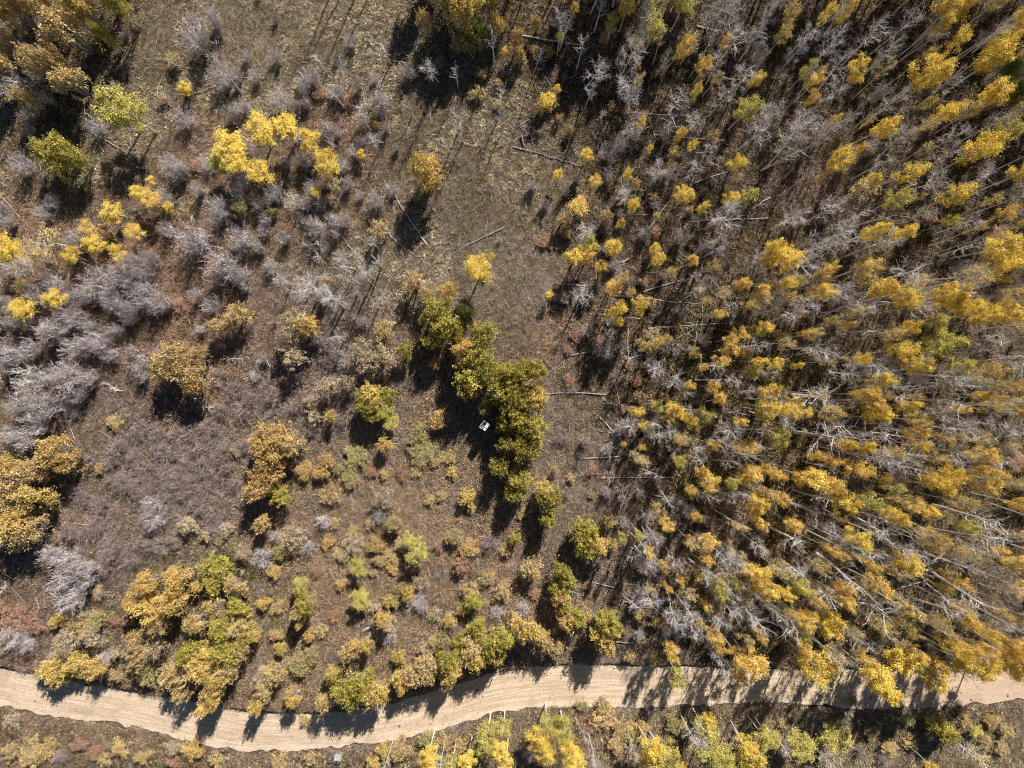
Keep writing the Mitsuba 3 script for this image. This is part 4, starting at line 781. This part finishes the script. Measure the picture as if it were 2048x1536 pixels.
gold = rng.random(len(i)) < np.array([.04, .03, .12, .03, .06, .12, .1, .03, .05])[kind[i]]
c[gold] = np.array([.52, .32, .06]) * rng.uniform(.7, 1.1, (gold.sum(), 1))
gr = (rng.random(len(x)) < np.array([.1, .05, .10, .05, .04, .15, .6, .15, .1])[kind])[i]
c[gr] = c[gr] * .3 + np.array([.17, .18, .045]) * .7
s = Soup(); s.leaves(o, .064, c, rng, .6)
scene['leaf_litter'] = s.ply('leaf')
labels['leaf_litter'] = {'label': 'low rusty brown leaves and leafy undergrowth over the ground', 'category': 'undergrowth', 'kind': 'stuff'}

# leafy young growth knee- to chest-high under the aspen stand
x, y, kind, rng = scatter(120000, 45)
u, v = x * (FPX / CAM_H) + 1024, 768 - y * (FPX / CAM_H)
dens = sum(w * np.exp(-((u - a) / c) ** 2 - ((v - b) / d) ** 2) for a, b, c, d, w in [(1680, 1080, 330, 230, .8), (1380, 930, 130, 200, .35), (1600, 720, 250, 150, .5), (1420, 1180, 180, 120, .5), (1950, 1000, 150, 250, .6), (1250, 1430, 500, 25, .25), (1100, 1480, 300, 40, .5), (1450, 1480, 250, 40, .4)])
keep = rng.random(len(x)) < dens * sstep(.35, .6, meshkit.fbm(np.stack([x * .3, y * .3, x * 0], -1), 3, 80)) * .8
x, y = x[keep], y[keep]
z = gz(x, y); top = rng.uniform(.3, 1.5, len(x))
i = np.repeat(np.arange(len(x)), 9)
o = np.stack([x[i] + rng.normal(0, .22, len(i)), y[i] + rng.normal(0, .22, len(i)), z[i] + top[i] * rng.uniform(.55, 1, len(i))], -1)
tone = np.array([(.58, .44, .18), (.50, .36, .17), (.46, .40, .16), (.42, .34, .22), (.62, .45, .12)])[rng.integers(0, 5, len(x))]
s = Soup(); s.leaves(o, .085, tone[i] * rng.uniform(.55, 1.2, (len(i), 1)), rng, .7)
scene['young_undergrowth'] = s.ply('leaf')
labels['young_undergrowth'] = {'label': 'ochre leafy undergrowth beneath the aspens and along the lower verge', 'category': 'undergrowth', 'kind': 'stuff'}

# low leafless brush: sprays of bare twigs
x, y, kind, rng = scatter(60000, 51)
dens = np.array([.15, .12, .25, 1.0, .5, .5, .3, .1, .4])[kind]
patchy = meshkit.fbm(np.stack([x * .3, y * .3, x * 0], -1), 3, 79)
keep = rng.random(len(x)) < dens * sstep(.35, .6, patchy)
x, y, kind = x[keep], y[keep], kind[keep]
z = gz(x, y)
nb = 14
i = np.repeat(np.arange(len(x)), nb)
az = rng.uniform(0, 6.283, len(i)); ln = rng.uniform(.35, .95, len(i)); out = rng.uniform(.2, .95, len(i))
d = np.stack([np.cos(az) * out, np.sin(az) * out, np.sqrt(1 - out ** 2) * .8 + .1], -1)
st = rng.uniform(0, .45, len(i))
o = np.stack([x[i] + rng.normal(0, .1, len(i)), y[i] + rng.normal(0, .1, len(i)), z[i]], -1) + d * (st * ln)[:, None]
side = np.stack([-np.sin(az), np.cos(az), az * 0], -1) * rng.uniform(.012, .022, len(i))[:, None]
V = np.stack([o - side, o + side, o + (d + rng.normal(0, .12, d.shape)) * ln[:, None]], 1).reshape(-1, 3)
c = np.array([(.33, .27, .245)]) * rng.uniform(.6, 1.5, (len(x), 1))[i] * rng.uniform(.8, 1.2, (len(i), 1))
scene['twiggy_brush'] = mikit.ply((V, np.arange(len(V)).reshape(-1, 3)), 'wood', color=np.clip(np.repeat(c, 3, 0), .004, .9))
labels['twiggy_brush'] = {'label': 'low leafless mauve-brown brush between the shrubs', 'category': 'brush', 'kind': 'stuff'}

# thin fallen sticks
rng = np.random.default_rng(57)
n = 2600
x, y = rng.uniform(-77, 77, n), rng.uniform(-36, 56, n)
n = len(x); a = rng.uniform(0, math.pi, n); ln = rng.uniform(.3, 1.3, n) * np.where(rng.random(n) < .12, 1.9, 1.0)
s = Soup()
for k in range(n):
    dx, dy = math.cos(a[k]) * ln[k], math.sin(a[k]) * ln[k]
    P = np.array([[x[k] - dx, y[k] - dy, 0], [x[k] + rng.normal(0, .08), y[k] + rng.normal(0, .08), 0], [x[k] + dx, y[k] + dy, 0]])
    P[:, 2] = gz(P[:, 0], P[:, 1]) + rng.uniform(.06, .30, 3)
    s.tube(P, np.array([.032, .026, .014]) * rng.uniform(.7, 1.3), 3, np.array([.44, .42, .40]) * rng.uniform(.5, 1.3))
scene['fallen_sticks'] = s.ply('wood')
labels['fallen_sticks'] = {'label': 'thin grey sticks strewn over the slope', 'category': 'sticks', 'kind': 'stuff'}

# gravel along the road verges and on the road
rng = np.random.default_rng(61)
n = 5200
x = rng.uniform(-76, 76, n); a, b = edges(x)
where = rng.random(n)
y = np.where(where < .25, a + .1 - np.abs(rng.normal(0, .5, n)), np.where(where < .5, b + rng.random(n) * (a - b), b - np.abs(rng.normal(.5, 1.4, n))))
z = gz(x, y) + np.where((y < a) & (y > b), .05, 0)
ico = trimesh.creation.icosphere(0, 1.0)
r = rng.uniform(.03, .085, n) * np.where(rng.random(n) < .06, 2.0, 1.0)
sc = r[:, None] * rng.uniform(.6, 1.3, (n, 3)) * [1, 1, .6]
V = (np.array(ico.vertices)[None] * sc[:, None] * rng.uniform(.8, 1.2, (n, 12, 1)) + np.stack([x, y, z + r * .3], -1)[:, None]).reshape(-1, 3)
F = (np.array(ico.faces)[None] + (np.arange(n) * 12)[:, None, None]).reshape(-1, 3)
c = np.where(rng.random(n)[:, None] < .45, [[.20, .15, .10]], [[.46, .42, .36]]) * rng.uniform(.6, 1.3, (n, 1))
scene['gravel'] = mikit.ply((V, F), 'wood', color=np.clip(np.repeat(c, 12, 0), .01, .9))
labels['gravel'] = {'label': 'loose stones along the dirt road and its lower verge', 'category': 'gravel', 'kind': 'stuff'}

# ---------------------------------------------------------------- labels: look, then place
ROWS = ['top', 'upper', 'upper-middle', 'lower-middle', 'lower', 'bottom']
COLS = ['far-left', 'left', 'left-of-centre', 'centre-left', 'centre-right', 'right-of-centre', 'right', 'far-right']
ORD = ['', 'second', 'third', 'fourth', 'fifth', 'sixth', 'seventh', 'eighth', 'ninth', 'tenth', 'eleventh', 'twelfth', 'thirteenth', 'fourteenth', 'fifteenth', 'sixteenth', 'seventeenth', 'eighteenth', 'nineteenth', 'twentieth'] + [f'{t}-{i}' for t in ('twenty', 'thirty', 'forty') for i in ('first', 'second', 'third', 'fourth', 'fifth', 'sixth', 'seventh', 'eighth', 'ninth', 'tenth')]
CATEGORY = {'golden_aspen': 'aspen tree', 'bronze_aspen': 'aspen tree', 'pale_aspen': 'aspen tree', 'slender_aspen': 'bare tree', 'brush_mound': 'brush', 'bare_aspen': 'bare tree', 'bare_shrub': 'bare shrub', 'oak_tree': 'oak', 'oak_shrub': 'oak shrub', 'red_shrub': 'bush', 'evergreen_shrub': 'evergreen', 'dead_branch': 'dead branch', 'fallen_log': 'fallen log'}
GROUP = {'golden_aspen': 'golden aspens of the slope', 'bronze_aspen': 'bronze aspens of the slope', 'pale_aspen': 'pale yellow aspens of the slope', 'slender_aspen': 'slender leafless aspens in the dense stand', 'brush_mound': 'low brown brush mounds', 'bare_aspen': 'leafless aspens of the slope', 'bare_shrub': 'leafless grey shrubs', 'oak_tree': 'autumn scrub oaks', 'oak_shrub': 'low oak scrub patches', 'red_shrub': 'low reddish bushes', 'dead_branch': 'bleached dead branches', 'fallen_log': 'fallen logs on the ground'}
for key, u, v, L, pts in log_keys:
    e = np.array(pts[-1]) - np.array(pts[0]); ang = abs(math.degrees(math.atan2(e[1], e[0]))) % 180
    way = 'lying level' if ang < 22 or ang > 158 else 'lying upright' if 68 < ang < 112 else 'lying aslant'
    plants.append((key, u, v, L * 6, ('long ' if L > 6 else 'short ') + 'grey', 'log ' + way, 1, 'fallen_log'))
cells = {}
for p in plants:
    key, u, v, r, word, noun, h, nm = p
    size = '' if nm in ('fallen_log', 'dead_branch', 'slender_aspen', 'brush_mound') else ('broad ' if r > (24 if 'aspen' in nm else 29) else 'small ' if r < 15 else '')
    cell = (int(np.clip(v // 256, 0, 5)), int(np.clip(u // 256, 0, 7)))
    cells.setdefault((cell, size + word + ' ' + noun, ''), []).append(p)
for (cell, what, _) in [k for k, ps in cells.items() if len(ps) > 8]:      # crowded: quarter the area
    for p in cells.pop((cell, what, '')):
        q = ('upper' if p[2] / 256 - cell[0] < .5 else 'lower') + ('-left' if p[1] / 256 - cell[1] < .5 else '-right')
        cells.setdefault((cell, what, q), []).append(p)
for ((row, col), what, quarter), ps in cells.items():
    us, vs = np.array([p[1] for p in ps]), np.array([p[2] for p in ps])
    horizontal = np.ptp(us) > np.ptp(vs)
    ps = [ps[i] for i in np.argsort(us if horizontal else vs)]
    place = f"the photo's {ROWS[row]} {COLS[col]} area" if not quarter else f"{quarter} quarter of photo's {ROWS[row]} {COLS[col]}"
    for i, (key, u, v, r, word, noun, h, nm) in enumerate(ps):
        first, last = ('leftmost', 'rightmost') if horizontal else ('topmost', 'lowest')
        n = len(ps)
        if n == 1: t = f'{what}, only one in {place}'
        elif i == 0: t = f'{what}, {first} one in {place}'
        elif i == n - 1: t = f'{what}, {last} one in {place}'
        elif n == 3: t = f'{what}, middle one in {place}'
        else: t = f"{what}, {ORD[i]} from {'left' if horizontal else 'top'} in {place}"
        labels[key] = {'label': t, 'category': CATEGORY[nm]}
        if nm in GROUP: labels[key]['group'] = GROUP[nm]
SPECIAL = {(958, 542): 'lone golden aspen with a dark straight trunk shadow, standing in the open clearing', (854, 353): 'round dense golden oak standing alone in the clearing above its black shadow'}
for (u, v), t in SPECIAL.items():
    k = min((p for p in plants if p[7] in ('golden_aspen', 'oak_tree')), key=lambda p: math.hypot(p[1] - u, p[2] - v))[0]
    labels[k]['label'] = t
for p in plants:
    d = scene.get(p[0])
    if d is not None and d['type'] == 'instance':
        for part in ('branches', 'twigs'):
            if part in scene[d['shapegroup']['id']]: labels[f'{p[0]}__{part}'] = {'kind': 'stuff'}
